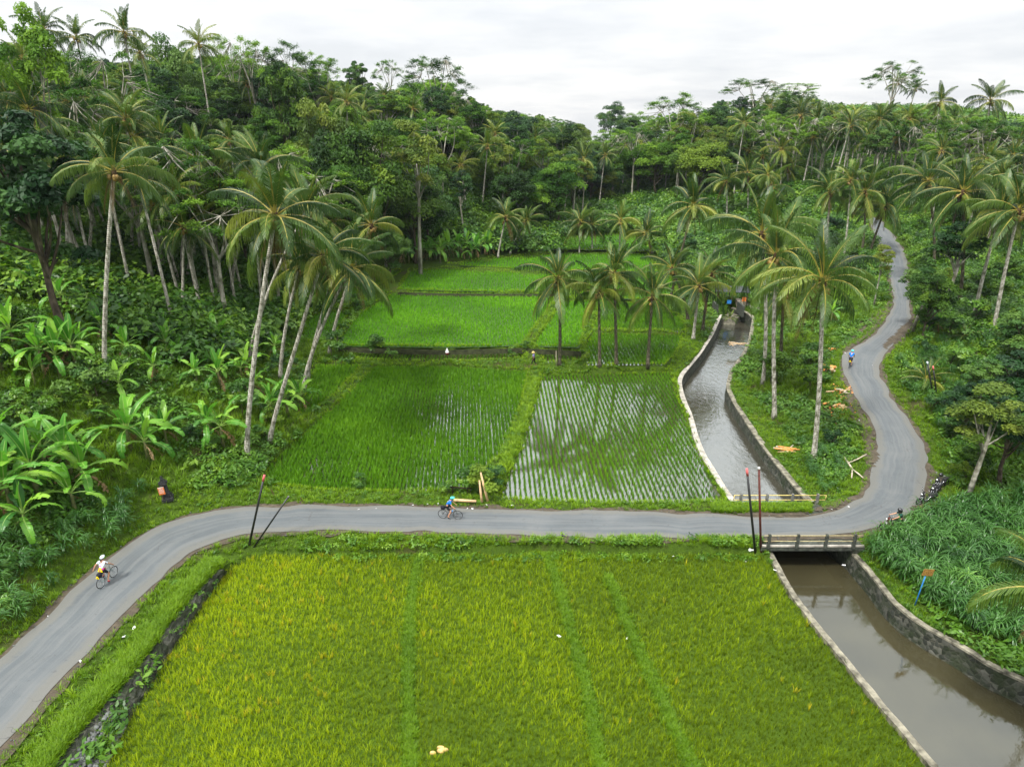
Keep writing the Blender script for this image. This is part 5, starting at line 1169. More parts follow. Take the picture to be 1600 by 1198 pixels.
for i in range(1500):
    a_i = 58.9 - 24 * r.random() ** 1.6; s = r.uniform(.12, .95); i0 = int(a_i); f = a_i - i0; q = (WT[i0] * (1 - f) + WT[i0 + 1] * f) * (1 - s) + (WB[i0] * (1 - f) + WB[i0 + 1] * f) * s; sz = r.uniform(.05, .12)
    mb.ball(q - o_ + [.07, -.02, .03], (sz * r.uniform(.8, 1.3), sz, sz * r.uniform(.7, 1.1)), 0, 6, rotz(r.uniform(0, 3)) @ rotx(r.uniform(-.6, .6)))
mb.build('cobbles', M['cobble'], root, True)
pp = []; r = np.random.default_rng(43)
for i in range(50):
    a_i = r.uniform(0, 58); i0 = int(a_i); s = r.random() ** 1.2
    if a_i > 34 and s < .75 and r.random() < .85: continue
    q = WT[i0] * (1 - s) + WB[i0] * s; pp.append(q + [r.normal(.1, .12), r.normal(0, .15), 0])
o = scatter('undergrowth', WEED, np.array(pp), M['weed'], scale=(.25, .55), seed=44, rnd=np.clip(r.normal(.6, .2, len(pp)), 0, 1)); tag(o, 'creepers hanging over the rubble wall by the near field', 'creeper', kind='stuff')
pp = []
for i in range(2600):
    a_i = r.uniform(0, 59); i0 = int(a_i); q = WT[i0]; nrm = np.array([-.8, .55, 0]); pp.append(q + nrm * (.38 + abs(r.normal(.1, .6))) + [r.normal(0, .1), r.normal(0, .1), -.03])
pp = np.array(pp); rd_ = H(pp[:, 0], pp[:, 1], True)[2]; pp = pp[rd_ > .5]
o = scatter('grass', GRL, pp, M['grass'], scale=(.4, .85), seed=45, rnd=np.clip(r.normal(.5, .15, len(pp)), 0, 1)); tag(o, 'lush grass between the road and the rubble wall', 'grass', kind='stuff')

# shrine post with its notice, rusty sign
b = hit(263, 780); root = empty('stone_shrine', b, R(20)); root.scale = (.72, .72, .78); tag(root, 'black tiered stone roadside post between the bananas and the verge', 'shrine'); T_ = rotx(0) @ roty(-.10)
mb = MB()
for z_, w, h_ in [(.12, 1.0, .3), (.38, .78, .24), (.60, .62, .22), (1.15, .46, .9), (1.66, .62, .14), (1.80, .5, .14), (1.95, .38, .16), (2.12, .26, .18), (2.3, .14, .2)]: mb.box(T_ @ np.array([0, 0, z_]), (w, w, h_), T_)
for sx in (-1, 1): mb.box(T_ @ np.array([sx * .33, 0, 1.78]), (.1, .3, .22), T_)
mb.build('pedestal', M['blackstone'], root)
b2 = b + np.array([-.12, -.42, 0]); root = empty('notice_board', b2, R(14)); root.scale = (.8, .8, .8); tag(root, 'small orange notice board with white lettering in front of the black stone post', 'sign')
mb = MB(); mb.box((0, 0, 1.15), (.5, .03, .72), roty(-.08)); mb.build('board', M['orange'], root)
mb = MB(); mb.box((0, .03, .6), (.05, .04, 1.3), roty(-.08)); mb.build('stake', M['darkwood'], root)
mb = MB(); rr_ = random.Random(3)
mb.box((-.02, -.018, 1.49), (.46, .006, .05), roty(-.08))
for j, zz in enumerate((1.36, 1.24, 1.12, .98)):
    xx = -.19 + .02 * (j % 2)
    while xx < .17: w = rr_.uniform(.03, .06); mb.box((xx, -.019, zz), (w * .45, .006, .075)); mb.box((xx + w * .25, -.019, zz + rr_.choice([-.03, .03, 0])), (w * .6, .006, .02)); xx += w * 1.2
mb.build('lettering', M['white_paint'], root)
b = hit(1429, 947); d = ray(1447, 897); t = (b[1] - .1) / d[1]; top = np.array([d[0] * t, d[1] * t, CAMH + d[2] * t]) - b; root = empty('sign', b); tag(root, 'rusty sign plate on a leaning blue pole between the canal and the tall grass', 'sign')
mb = MB(); mb.tube([-top * .15, top], .035, 8); mb.build('pole', M['blue'], root, True)
mb = MB(); mb.box(top + [.06, -.05, .16], (.68, .02, .44), roty(.15) @ rotz(.12)); mb.build('plate', M['rust'], root)

# hut and weir at the canal head, narrow side channel
b = P(1140, 476, .5); root = empty('hut', b, R(-8)); tag(root, 'open shelter with a dark sheet roof and blue tarpaulins at the canal head', 'hut')
mb = MB(); V = [(-2.3, -1.3, 2.2), (2.4, -1.3, 2.15), (2.4, 0, 2.75), (-2.3, 0, 2.8), (-2.3, 1.3, 2.2), (2.4, 1.3, 2.15)]; V = V + [(x, y, z - .06) for x, y, z in V]
mb.add(V, [[0, 1, 2, 3], [3, 2, 5, 4], [9, 8, 7, 6], [10, 11, 8, 9], [0, 6, 7, 1], [4, 5, 11, 10], [1, 7, 8, 2], [2, 8, 11, 5], [0, 3, 9, 6], [3, 4, 10, 9]]); mb.build('roof', M['tin'], root)
for x in (-2.0, 0, 2.1):
    for y in (-1.1, 1.1): mb = MB(); mb.tube([(x, y, -.3), (x, y, 2.25)], .06, 6); mb.build('post', M['darkwood'], root, True)
mb = MB(); mb.box((-.3, -1.15, .7), (.6, .05, .5)); mb.build('tarpaulin', M['blue'], root)
mb = MB(); mb.box((1.7, -1.16, 1.15), (.55, .05, .6)); mb.build('orange_panel', M['orange'], root)
mb = MB(); mb.box((1.5, 0, .3), (1.2, 1.6, .9)); mb.build('counter', M['greywood'], root)
for i, (u, v) in enumerate([(1128, 466), (1137, 464)]):
    b = P(u, v, .5); mb = MB(); mb.lathe([(.01, -.2), (.3, -.2), (.33, .1), (.33, .6), (.3, .85), (.01, .87)], b, 12); tag(mb.build('barrel', M['blue'], None, True), ['blue barrel in front of the canal-head shelter', 'blue barrel nearest the orange panel of the shelter', 'blue barrel standing apart on the left of the shelter'][i], 'barrel')
root = empty('weir', P(1120, 492, 0)); tag(root, 'low concrete weir with broken white water at the canal head', 'weir'); o_ = P(1120, 492, 0)
mb = MB(); q = [P(1098, 489, 0)[:2] - o_[:2], P(1150, 494, 0)[:2] - o_[:2], P(1168, 478, 0)[:2] - o_[:2], P(1092, 482, 0)[:2] - o_[:2]]; prism(mb, q, -3, -.55); mb.build('sill', M['coping_dark'], root)
mb = MB(); mb.box((-.2, .4, .7), (.3, 2.2, 1.8)); mb.box((3.6, 1.2, .5), (.3, 2.5, 1.6)); mb.build('side_wall', M['dark_post'], root)
r = np.random.default_rng(5); fo = np.array([P(r.uniform(1104, 1172), r.uniform(493, 503), ZU) for _ in range(60)])
mb = MB()
for q in fo: mb.ball(q + [0, 0, .01], (r.uniform(.1, .45), r.uniform(.06, .16), .05), 0, 7)
tag(mb.build('foam', M['litter'], None, True), 'white foam below the weir', 'foam', kind='stuff')
ch = [P(1146, 470, .5), P(1170, 478, .5), P(1200, 490, .5), P(1222, 500, .4)]; root = empty('side_channel', ch[0]); tag(root, 'narrow concrete irrigation channel right of the canal head', 'channel')
for k_, off in ((0, 0), (1, 1.6)):
    ln = resample(np.array(ch), 14) + [0, off, 0]; mb = MB()
    for i in range(13): a, b = ln[i] - ch[0], ln[i + 1] - ch[0]; an = math.atan2(b[1] - a[1], b[0] - a[0]); mb.box((a + b) / 2 + [0, 0, -.2 + .002 * (i % 2)], (np.linalg.norm(b - a) + .04, .22, .7), rotz(an))
    mb.build('kerb', M['coping'], root)
ln = resample(np.array(ch), 14) - ch[0]; mb = MB(); V = np.vstack([ln + [0, .1, .0], ln + [0, 1.5, .0]]); mb.add(V, [[i, i + 1, 15 + i, 14 + i] for i in range(13)]); mb.build('channel_water', M['canal'], root)

# wood: piles, planks, branches
def log(mb, a, b, r0, m=0, n=7): mb.tube([a, (np.asarray(a) + b) / 2, b], [r0, r0 * .96, r0 * .9], n, m)
def woodpile(u, v, n, L0, rad, label, mats, seed, spread=.5):
    b = hit(u, v); r = np.random.default_rng(seed); root = empty('log_pile', b); tag(root, label, 'wood pile')
    for i in range(n):
        a = r.uniform(-.5, .5) + (1.2 if r.random() < .25 else 0); c = np.array([r.normal(0, spread), r.normal(0, spread * .5), rad * (1 + 1.1 * (i % 3))]); d = np.array([math.cos(a), math.sin(a), r.normal(0, .08)]) * L0 * r.uniform(.5, 1) / 2
        mb = MB(); log(mb, c - d, c + d, rad * r.uniform(.7, 1.2)); mb.build('log', M[mats[i % len(mats)]], root, True)
woodpile(1297, 580, 9, 1.3, .16, 'pile of freshly cut orange logs at the road edge above the bend', ['cutwood', 'wood', 'cutwood', 'greywood'], 1, .55)
woodpile(1228, 703, 16, 1.5, .06, 'heap of thin firewood sticks on the bank beside the canal wall', ['wood', 'greywood', 'cutwood'], 2, .35)
woodpile(1148, 538, 12, 1.6, .05, 'pale bamboo debris caught in the canal', ['greywood', 'wood'], 3, .4)
woodpile(1312, 636, 10, .9, .08, 'orange wood offcuts on the verge inside the bend', ['cutwood', 'wood'], 4, .6)
woodpile(1318, 612, 6, 1.2, .06, 'thin cut branches on the verge between the logs and the offcuts', ['wood', 'greywood'], 6, .5)
b = hit(1302, 549); mb = MB(); log(mb, b + [-.5, 0, .2], b + [.45, .05, .2], .2); tag(mb.build('log', M['cutwood'], None, True), 'single thick orange log lying above the log pile', 'log')
r = np.random.default_rng(8); mb = MB()
for i in range(120):
    q = hit(r.uniform(1296, 1336), r.uniform(600, 655)) if i % 3 == 0 else q + np.array([r.normal(0, .5), r.normal(0, .5), 0]); mb.box((q[0], q[1], float(H(q[0], q[1])[0]) + .05), (r.uniform(.05, .25), r.uniform(.04, .12), .04), rotz(r.uniform(0, 3)))
tag(mb.build('wood_chips', M['cutwood'], None), 'wood chips strewn on the verge inside the road bend', 'wood chips', kind='stuff')
b = hit(1330, 728); mb = MB(); g = lambda u, v, dz=.25: hit(u, v) + [0, 0, dz] - b
mb.tube([g(1319, 719), g(1327, 731), g(1331, 738)], [.06, .08, .09], 7); mb.tube([g(1331, 738), g(1330, 751)], [.07, .04], 7); mb.tube([g(1331, 738), g(1340, 744), g(1348, 751)], [.07, .06, .04], 7); mb.tube([g(1326, 727), g(1340, 721), g(1353, 714)], [.06, .05, .05], 7)
tag(mb.build('dead_branch', M['greywood'], None, True, loc=b), 'bleached forked dead branch lying on the grass inside the bend', 'branch')
g2 = lambda u, v, z=.1: P(u, v, z)
mb = MB(); log(mb, g2(709, 781, .2), g2(744, 783, .2), .11); tag(mb.build('log', M['wood'], None, True), 'long peeled log lying on the verge behind the central cyclist', 'log')
def leanplank(ub, vb, ut, vt, label):
    b = P(ub, vb, .05); d = ray(ut, vt); t = (b[1] + .5) / d[1]; top = np.array([d[0] * t, d[1] * t, CAMH + d[2] * t]); mb = MB(); mb.tube([b, (b + top) / 2, top], [.10, .09, .06], 7); tag(mb.build('plank', M['wood'], None, True), label, 'plank')
leanplank(753, 784, 749, 750, 'shorter upright peeled trunk leaning against the dark shrub')
leanplank(762, 783, 751, 738, 'longer peeled trunk leaning against the dark shrub')
root = empty('wooden_rail', P(720, 772, -.2)); tag(root, 'dark wooden rail on two stakes at the edge of the young rice', 'rail'); o_ = P(720, 772, -.2)
mb = MB(); mb.tube([(-.9, .1, .55), (.8, 0, .5)], .06, 6); mb.build('rail', M['darkwood'], root, True)
for x in (-.6, .5): mb = MB(); mb.tube([(x, .05, -.2), (x, .05, 1.0)], .04, 6); mb.build('stake', M['darkwood'], root, True)
# fallen palm fronds beside the road
for u, v, rz, s, lb in [(470, 786, 2.9, .8, 'fallen brown palm frond along the road edge'), (425, 774, 2.6, .7, 'fallen brown palm frond at the foot of the verge by the black poles')]:
    b = hit(u, v); o = obj('fallen_frond', DEADF[0], None, b + [0, 0, .5], (0, 1.05, rz), s); tag(o, lb, 'palm frond')
# soil patch, scarecrow, stake
b = P(690, 1172, -.78); mb = MB(); r = np.random.default_rng(1)
for i in range(9): mb.ball(b + [r.normal(0, .14), r.normal(0, .07), .0], (r.uniform(.08, .22), r.uniform(.06, .12), .12), 0, 7)
tag(mb.build('straw_heap', M['straw'], None, True), 'small pale heap of straw in the near rice field', 'straw heap')
b = P(699, 561, .05); root = empty('bird_scarer', b); tag(root, 'cone-shaped white and red bird scarer on a stick in the narrow ditch field', 'bird scarer')
mb = MB(); mb.tube([(0, 0, -.1), (0, 0, 1.2)], .025, 6); mb.build('stick', M['darkwood'], root, True)
mb = MB(); mb.lathe([(.01, 1.35), (.12, 1.1), (.22, .82)], n=10); mb.build('cone', M['litter'], root, True)
mb = MB(); mb.lathe([(.22, .815), (.2, .6), (.05, .55)], n=10); mb.build('skirt', M['red_plastic'], root, True)
b = hit(869, 575); mb = MB(); mb.tube([b, b + [-.05, 0, 2.0]], .035, 6); tag(mb.build('stake', M['greywood'], None, True), 'thin bare stake on the dyke right of the walking farmer', 'stake')
# litter on the verges
r = np.random.default_rng(77)
LIT = [(1170,838),(1160,840),(1182,841),(645,790),(668,789),(700,786),(684,788),(730,796),(738,796),(760,790),(800,791),(194,996),(210,982),(1300,797),(1325,793),(126,1034),(76,964),(1317,545),(1320,552),(1303,560),(1374,610),(1363,572),(1393,533),(1342,658),(873,995),(980,998),(1052,870),(1165,878),(1211,892),(1318,884),(852,880),(562,797),(590,796),(900,846),(1010,846),(940,846)]
for i, (u, v) in enumerate(LIT):
    b = hit(u, v); mb = MB(); a, b_, c_ = r.uniform(.05, .13), r.uniform(.03, .08), 0; k = len(mb.V)
    V = [(x * a + r.normal(0, .02), y * b_ + r.normal(0, .02), r.uniform(.02, .09)) for y in (-1, 0, 1) for x in (-1, 0, 1)]; mb.add(V, [[0, 1, 4, 3], [1, 2, 5, 4], [3, 4, 7, 6], [4, 5, 8, 7]])
    tag(mb.build('litter', M['litter'], None, False, loc=b + [0, 0, .03], rot=(0, 0, r.uniform(0, 3))), 'scrap of pale litter lying at the roadside or in the grass', 'litter', 'scraps of litter')
# loose stones along the road edges
mb = MB()
for i in range(700):
    k = int(r.integers(5, NR - 60)); sd = 1 if r.random() < .5 else -1; E = RL[k] if sd > 0 else RR_[k]; d = RL[k] - RR_[k]; d = d / np.linalg.norm(d); q = E + d * sd * r.uniform(-.05, .55); s = r.uniform(.015, .05); mb.ball(q + [0, 0, s * .3], (s * 1.3, s, s * .8), 0, 5)
tag(mb.build('gravel', M['cobble'], None), 'loose gravel along both road edges', 'gravel', kind='stuff')

# ------------------------------------------------------------------ people and two-wheelers
def skinned(name, J, E, mat, parent, sub=1):
    names = list(J); me = bpy.data.meshes.new(name); bm = bmesh.new(); ly = bm.verts.layers.skin.verify(); vs = [bm.verts.new(J[n][0]) for n in names]
    for v, n in zip(vs, names): r_ = J[n][1]; v[ly].radius = (r_, r_) if np.isscalar(r_) else r_
    vs[0][ly].use_root = True
    for a, b in E: bm.edges.new((vs[names.index(a)], vs[names.index(b)]))
    bm.to_mesh(me); bm.free(); me.materials.append(mat); o = obj(name, me, parent)
    s = o.modifiers.new('Skin', 'SKIN'); s.use_smooth_shade = True
    if sub: q = o.modifiers.new('Sub', 'SUBSURF'); q.levels = q.render_levels = sub
    return o
def person(loc, rz, pose, label, skin='skin', shirt='cloth_blue', legs='cloth_black', long_legs=False, shoes='cloth_black', helmet=None, hat=None, tail=False, hair='hair', scale=1.0, fullface=False):
    root = empty('person', loc, rz); root.scale = (scale,) * 3; tag(root, label, 'person'); p = {k: np.array(v, float) for k, v in pose.items()}
    J = {}; E = []
    def add(n, pos, r, to=None): J[n] = (tuple(pos), r); (E.append((to, n)) if to else None)
    add('pelvis', p['pelvis'], (.13, .10)); mid = p['pelvis'] * .5 + p['chest'] * .5; add('waist', mid, (.12, .09), 'pelvis'); add('chest', p['chest'], (.15, .11), 'waist')
    up = (p['head'] - p['neck']); up /= np.linalg.norm(up); f = p['face'] / np.linalg.norm(p['face']); sd = np.cross(up, f); sd /= np.linalg.norm(sd)
    add('neck', p['neck'], .05, 'chest'); add('jaw', p['head'] - up * .06 + f * .02, (.062, .07), 'neck'); add('skull', p['head'] + up * .03, (.08, .095), 'jaw'); add('crown', p['head'] + up * .10, .055, 'skull')
    add('nose', p['head'] + f * .112 - up * .01, .012, 'skull')
    for s, n in ((1, 'l'), (-1, 'r')):
        add('ear' + n, p['head'] + sd * s * .088, .016, 'skull')
        add('sh' + n, p['sh' + n], .055, 'chest'); add('el' + n, p['el' + n], .038, 'sh' + n); add('wr' + n, p['wr' + n], .026, 'el' + n)
        h = p['hand' + n] if 'hand' + n in p else p['wr' + n] + (p['wr' + n] - p['el' + n]) / np.linalg.norm(p['wr' + n] - p['el' + n]) * .07
        add('palm' + n, h, (.035, .016), 'wr' + n); dr = (h - p['wr' + n]); dr /= np.linalg.norm(dr); ax = np.cross(dr, [0, 0, 1.0]); ax /= np.linalg.norm(ax) + 1e-9
        for i, fl in enumerate((.040, .046, .043, .034)):
            b0 = h + ax * (.026 - .017 * i) + dr * .025; k1 = b0 + dr * fl * .6 + [0, 0, -.004]; k2 = k1 + dr * fl * .2 + [0, 0, -.75 * fl]
            add(f'f{n}{i}a', b0, .0085, 'palm' + n); add(f'f{n}{i}b', k1, .008, f'f{n}{i}a'); add(f'f{n}{i}c', k2, .0065, f'f{n}{i}b')
        tb = h + ax * .04 * (1 if n == 'r' else 1) - dr * .01; add(f't{n}a', tb, .010, 'palm' + n); add(f't{n}b', tb + dr * .03 + [0, 0, -.03], .008, f't{n}a')
        add('hip' + n, p['hip' + n], .085, 'pelvis'); add('kn' + n, p['kn' + n], .055, 'hip' + n); add('calf' + n, p['kn' + n] * .68 + p['an' + n] * .32, .052, 'kn' + n); add('an' + n, p['an' + n], .034, 'calf' + n)
        td = p['toe' + n] - p['an' + n]; add('toe' + n, p['an' + n] + td * .9, (.038, .022), 'an' + n)
    skinned('body', J, E, M[skin], root)
    G = lambda n, k=.018: (J[n][0], tuple(x + k for x in J[n][1]) if not np.isscalar(J[n][1]) else J[n][1] + k)
    S = {'chest': G('chest', .034), 'waist': G('waist', .022), 'hem': (tuple(p['pelvis'] + (mid - p['pelvis']) * .15), (.145, .115))}; SE = [('chest', 'waist'), ('waist', 'hem')]
    nk = p['chest'] * .25 + p['neck'] * .75; S['collar'] = (tuple(nk), .078); SE.append(('chest', 'collar'))
    for n in 'lr': S['sh' + n] = G('sh' + n, .028); S['slv' + n] = (tuple(p['sh' + n] * .35 + p['el' + n] * .65), .056); SE += [('chest', 'sh' + n), ('sh' + n, 'slv' + n)]
    skinned('shirt', S, SE, M[shirt], root)
    Q = {'pelvis': ((tuple(p['pelvis'])), (.15, .12))}; QE = []
    for n in 'lr':
        Q['hip' + n] = G('hip' + n, .016); k = .80 if not long_legs else 1.0; e = p['hip' + n] * (1 - k) + p['kn' + n] * k; Q['leg' + n] = (tuple(e), .074 if not long_legs else .068); QE += [('pelvis', 'hip' + n), ('hip' + n, 'leg' + n)]
        if long_legs: Q['cuff' + n] = (tuple(p['kn' + n] * .25 + p['an' + n] * .75), .055); QE.append(('leg' + n, 'cuff' + n))
    skinned('trousers' if long_legs else 'shorts', Q, QE, M[legs], root)
    if shoes:
        for n in 'lr':
            a, t_ = p['an' + n], p['toe' + n]; d = t_ - a
            skinned('shoe', {'heel': (tuple(a + [0, 0, -.035] - d * .12), (.045, .04)), 'mid': (tuple(a + d * .5 + [0, 0, -.02]), (.048, .034)), 'toe': (tuple(t_), (.04, .028))}, [('heel', 'mid'), ('mid', 'toe')], M[shoes], root)
    Rm = np.stack([f, sd, up], 1)
    mb = MB(); mb.lathe([(.100, -.06), (.104, 0), (.102, .06), (.08, .115), (.01, .14)], tuple(p['head'] - f * .018 + up * .02), 12, 0, (1.1, .92), Rm); mb.build('hair', M[hair], root, True)
    for s in (-1, 1): mb = MB(); mb.ball(tuple(p['head'] + f * .093 + sd * s * .033 + up * .012), .013, 0, 6); mb.build('eye', M['hair'], root, True)
    if helmet:
        mb = MB()
        if fullface: mb.lathe([(.12, -.13), (.145, -.05), (.15, .04), (.13, .12), (.07, .165), (.01, .175)], tuple(p['head'] - f * .01 + up * .02), 14, 0, (1.05, .95), Rm)
        else: mb.lathe([(.122, .02), (.130, .04), (.124, .085), (.098, .13), (.05, .152), (.01, .158)], tuple(p['head'] - f * .01 + up * .02), 14, 0, (1.18, .92), Rm)
        h = mb.build('helmet', M[helmet], root, True)
        if not fullface:
            mb = MB()
            for s in (-.055, 0, .055): mb.tube([tuple(p['head'] + f * q + sd * s + up * (.02 + .165 * math.sqrt(max(0, 1 - (q / .16) ** 2) * max(.1, 1 - (s / .13) ** 2)))) for q in (-.13, -.07, 0, .07, .12)], .009, 5)
            mb.build('helmet_vents', M['frame_dark'], h)
    if hat:
        mb = MB(); mb.lathe([(.20, 0), (.17, .03), (.11, .06), (.09, .12), (.01, .15)], tuple(p['head'] + up * .05), 14, 0, (1, 1), Rm); mb.build('hat', M[hat], root, True)
    if tail: mb = MB(); mb.tube([tuple(p['head'] - f * .1), tuple(p['head'] - f * .17 - up * .12), tuple(p['head'] - f * .17 - up * .27)], [.03, .03, .01], 6); mb.build('ponytail', M[hair], root, True)
    return root, p
def wheel(parent, c, Rw, name='wheel', tw=.020, rim='metal', spokes=20):
    mb = MB(); mb.torus((0, 0, 0), Rw - tw, tw, n=36, k=7); w = mb.build(name, M['rubber'], parent, True, loc=c)
    mb = MB(); mb.torus((0, 0, 0), Rw - tw * 2.1, tw * .55, n=36, k=5)
    for i in range(spokes): a = i * 2 * math.pi / spokes; s = .03 if i % 2 else -.03; mb.tube([(.02 * math.cos(a), s, .02 * math.sin(a)), ((Rw - tw * 2.2) * math.cos(a), 0, (Rw - tw * 2.2) * math.sin(a))], .0022, 3, 0, False)
    mb.tube([(0, -.05, 0), (0, .05, 0)], .022, 8); mb.build('rim', M[rim], w, True); return w
def bicycle(loc, rz, label, frame='frame_dark', bag=None, reflector=False, bottle=True):
    root = empty('bicycle', loc, rz); tag(root, label, 'bicycle')
    wheel(root, (-.50, 0, .345), .345, 'rear_wheel'); wheel(root, (.55, 0, .345), .345, 'front_wheel')
    BB, ST, SA, HT, HB, RA, FA = [np.array(x, float) for x in [(-.07, 0, .29), (-.20, 0, .78), (-.235, 0, .93), (.34, 0, .84), (.38, 0, .70), (-.5, 0, .345), (.55, 0, .345)]]
    mb = MB()
    for a, b, r0 in [(BB, SA, .016), (BB, HB, .020), (ST, HT, .017), (HT, HB, .022)]: mb.tube([a, b], r0, 8)
    for s in (-1, 1):
        o_ = np.array([0, s * .05, 0]); mb.tube([BB + o_ * .5, RA + o_ * 1.1], .010, 6); mb.tube([ST, RA + o_ * 1.1], .009, 6); mb.tube([HB + o_ * .6 + [0, 0, -.02], HB + o_ + [.03, 0, -.08], FA + o_ * 1.1], .012, 6)
    mb.build('frame', M[frame], root, True)
    mb = MB(); mb.ball((-.25, 0, .95), (.13, .065, .035), 0, 10); mb.ball((-.13, 0, .95), (.09, .03, .028), 0, 8); mb.build('saddle', M['rubber'], root, True)
    mb = MB(); mb.tube([HT, (.35, 0, .95), (.40, 0, .98)], .015, 7); mb.tube([(.38, -.29, 1.0), (.42, -.12, .98), (.42, .12, .98), (.38, .29, 1.0)], .014, 7); hb = mb.build('handlebar', M['frame_dark'], root, True)
    for s in (-1, 1): mb = MB(); mb.tube([(.385, s * .18, .997), (.378, s * .30, 1.0)], .020, 8); mb.build('grip', M['rubber'], hb, True)
    mb = MB(); mb.torus((-.07, -.055, .29), .085, .006, n=20, k=4); mb.tube([(-.07, -.08, .29), (-.07 + .0, -.085, .12)], .010, 5); mb.tube([(-.07, .08, .29), (-.07, .085, .46)], .010, 5); cr_ = mb.build('crank', M['metal'], root, True)
    for s, z_ in ((-1, .115), (1, .465)): mb = MB(); mb.box((-.07, s * .13, z_), (.09, .09, .02)); mb.build('pedal', M['rubber'], cr_)
    if bottle: mb = MB(); mb.tube([BB * .55 + HB * .45 + [-.02, 0, .06], BB * .3 + HB * .7 + [-.04, 0, .09]], .037, 9); mb.build('bottle', M['bottle'], root, True)
    if bag:
        mb = MB()
        for i, (x, w, h) in enumerate([(-.62, .1, .16), (-.55, .14, .2), (-.42, .15, .2), (-.33, .11, .17)]): pass
        mb.lathe([(.01, -.11), (.11, -.10), (.13, -.02), (.13, .08), (.11, .12), (.01, .13)], (-.47, 0, .84), 12, 0, (1.35, 1)); mb.build('bag', M['cloth_black'], root, True)
        mb = MB(); mb.tube([(-.2, 0, .72), (-.62, 0, .74)], .012, 6)
        for s in (-1, 1): mb.tube([(-.6, s * .07, .72), (-.5, s * .06, .36)], .007, 5)
        mb.build('rack', M['frame_dark'], root)
    if reflector:
        mb = MB(); mb.add([(-.655, -.11, .72), (-.655, .11, .72), (-.64, .012, .91), (-.64, -.012, .91), (-.635, -.11, .72), (-.635, .11, .72), (-.62, .012, .91), (-.62, -.012, .91)], [[0, 3, 2, 1], [4, 5, 6, 7], [0, 1, 5, 4], [1, 2, 6, 5], [2, 3, 7, 6], [3, 0, 4, 7]]); tp = mb.build('warning_triangle', M['hivis'], root)
        mb = MB(); mb.add([(-.660, -.045, .745), (-.660, .045, .745), (-.652, .006, .83), (-.652, -.006, .83)], [[0, 3, 2, 1]]); mb.build('triangle_mark', M['rubber'], tp)
    return root
RIDE = dict(pelvis=(-.22, 0, 1.03), chest=(.02, 0, 1.33), neck=(.11, 0, 1.48), head=(.19, 0, 1.60), face=(1, 0, -.12), shl=(.06, .18, 1.40), shr=(.06, -.18, 1.40), ell=(.20, .25, 1.17), elr=(.20, -.25, 1.17), wrl=(.33, .25, 1.045), wrr=(.33, -.25, 1.045), handl=(.385, .245, 1.02), handr=(.385, -.245, 1.02),
            hipl=(-.18, .10, .98), hipr=(-.18, -.10, .98), knl=(.20, .12, .86), knr=(.10, -.12, .62), anl=(-.10, .13, .55), anr=(-.12, -.13, .22), toel=(.02, .13, .50), toer=(.02, -.13, .15))
def heading(a, b): d = b - a; return math.atan2(d[1], d[0])
def road_z(x, y): return float(roadinfo(np.array([x]), np.array([y]))[1][0]) + .035
# rider in blue, crossing in front of the young rice
a, b = P(692, 809.3, .03), P(714.6, 811.0, .03); c = (a + b) / 2; hz = heading(a, b); c[2] = road_z(c[0], c[1])
bicycle(c, hz, 'black bicycle with a rear bag ridden along the road in front of the rice field', bag=True); person(c, hz, RIDE, 'cyclist in a blue jersey and turquoise helmet riding to the right past the leaning planks', helmet='turquoise')
# rider in white at the left
a, b = P(159, 918, .03), P(178.5, 901, .03); c = (a + b) / 2; hz = heading(a, b); c[2] = road_z(c[0], c[1])
bicycle(c, hz, 'grey bicycle with a yellow triangle on its bag at the left road edge', 'frame_teal', True, True, False)
RW = dict(RIDE); RW.update(chest=(-.08, 0, 1.40), neck=(-.04, 0, 1.56), head=(.02, 0, 1.69), shl=(-.07, .18, 1.48), shr=(-.07, -.18, 1.48), ell=(-.16, .40, 1.28), wrl=(-.24, .50, 1.05), handl=(-.27, .53, .99), elr=(.14, -.28, 1.28), wrr=(.33, -.27, 1.09), handr=(.385, -.26, 1.03), face=(1, 0, 0), toel=(.03, .14, .5))
pr, pp_ = person(c, hz, RW, 'cyclist in a white jersey and pale helmet riding up the left, one arm out', shirt='cloth_white', helmet='helmet_white', shoes='red_shoe', tail=True)
mb = MB(); mb.lathe([(.15, -.05), (.165, .03), (.15, .08)], (-.2, 0, 1.10), 12, 0, (.8, 1)); mb.build('waist_bag', M['magenta'], pr, True)
mb = MB(); mb.add([(-.365, -.16, 1.0), (-.365, .16, 1.0), (-.31, .03, 1.25), (-.31, -.03, 1.25), (-.345, -.16, 1.0), (-.345, .16, 1.0), (-.29, .03, 1.25), (-.29, -.03, 1.25)], [[0, 3, 2, 1], [4, 5, 6, 7], [0, 1, 5, 4], [1, 2, 6, 5], [2, 3, 7, 6], [3, 0, 4, 7]]); tr_ = mb.build('warning_triangle', M['hivis'], pr)
mb = MB(); mb.add([(-.372, -.075, 1.035), (-.372, .075, 1.035), (-.335, .012, 1.17), (-.335, -.012, 1.17)], [[0, 3, 2, 1]]); mb.build('triangle_centre', M['pink_paint'], tr_)
mb = MB(); mb.box((-.262, 0, 1.33), (.012, .09, .05), roty(.2)); mb.build('jersey_mark', M['magenta'], pr)
# rider climbing away
h0 = hit(1326, 577.5); h1 = hit(1331, 562); c = h0 + (h1 - h0) / np.linalg.norm(h1 - h0) * .5; hz = heading(h0, h1); c[2] = road_z(c[0], c[1])
bicycle(c, hz, 'bicycle with a yellow rear tag climbing the road beside the cut logs', bag=True, reflector=True); person(c, hz, RIDE, 'cyclist in a blue jersey climbing away up the road, seen from behind', helmet='turquoise')
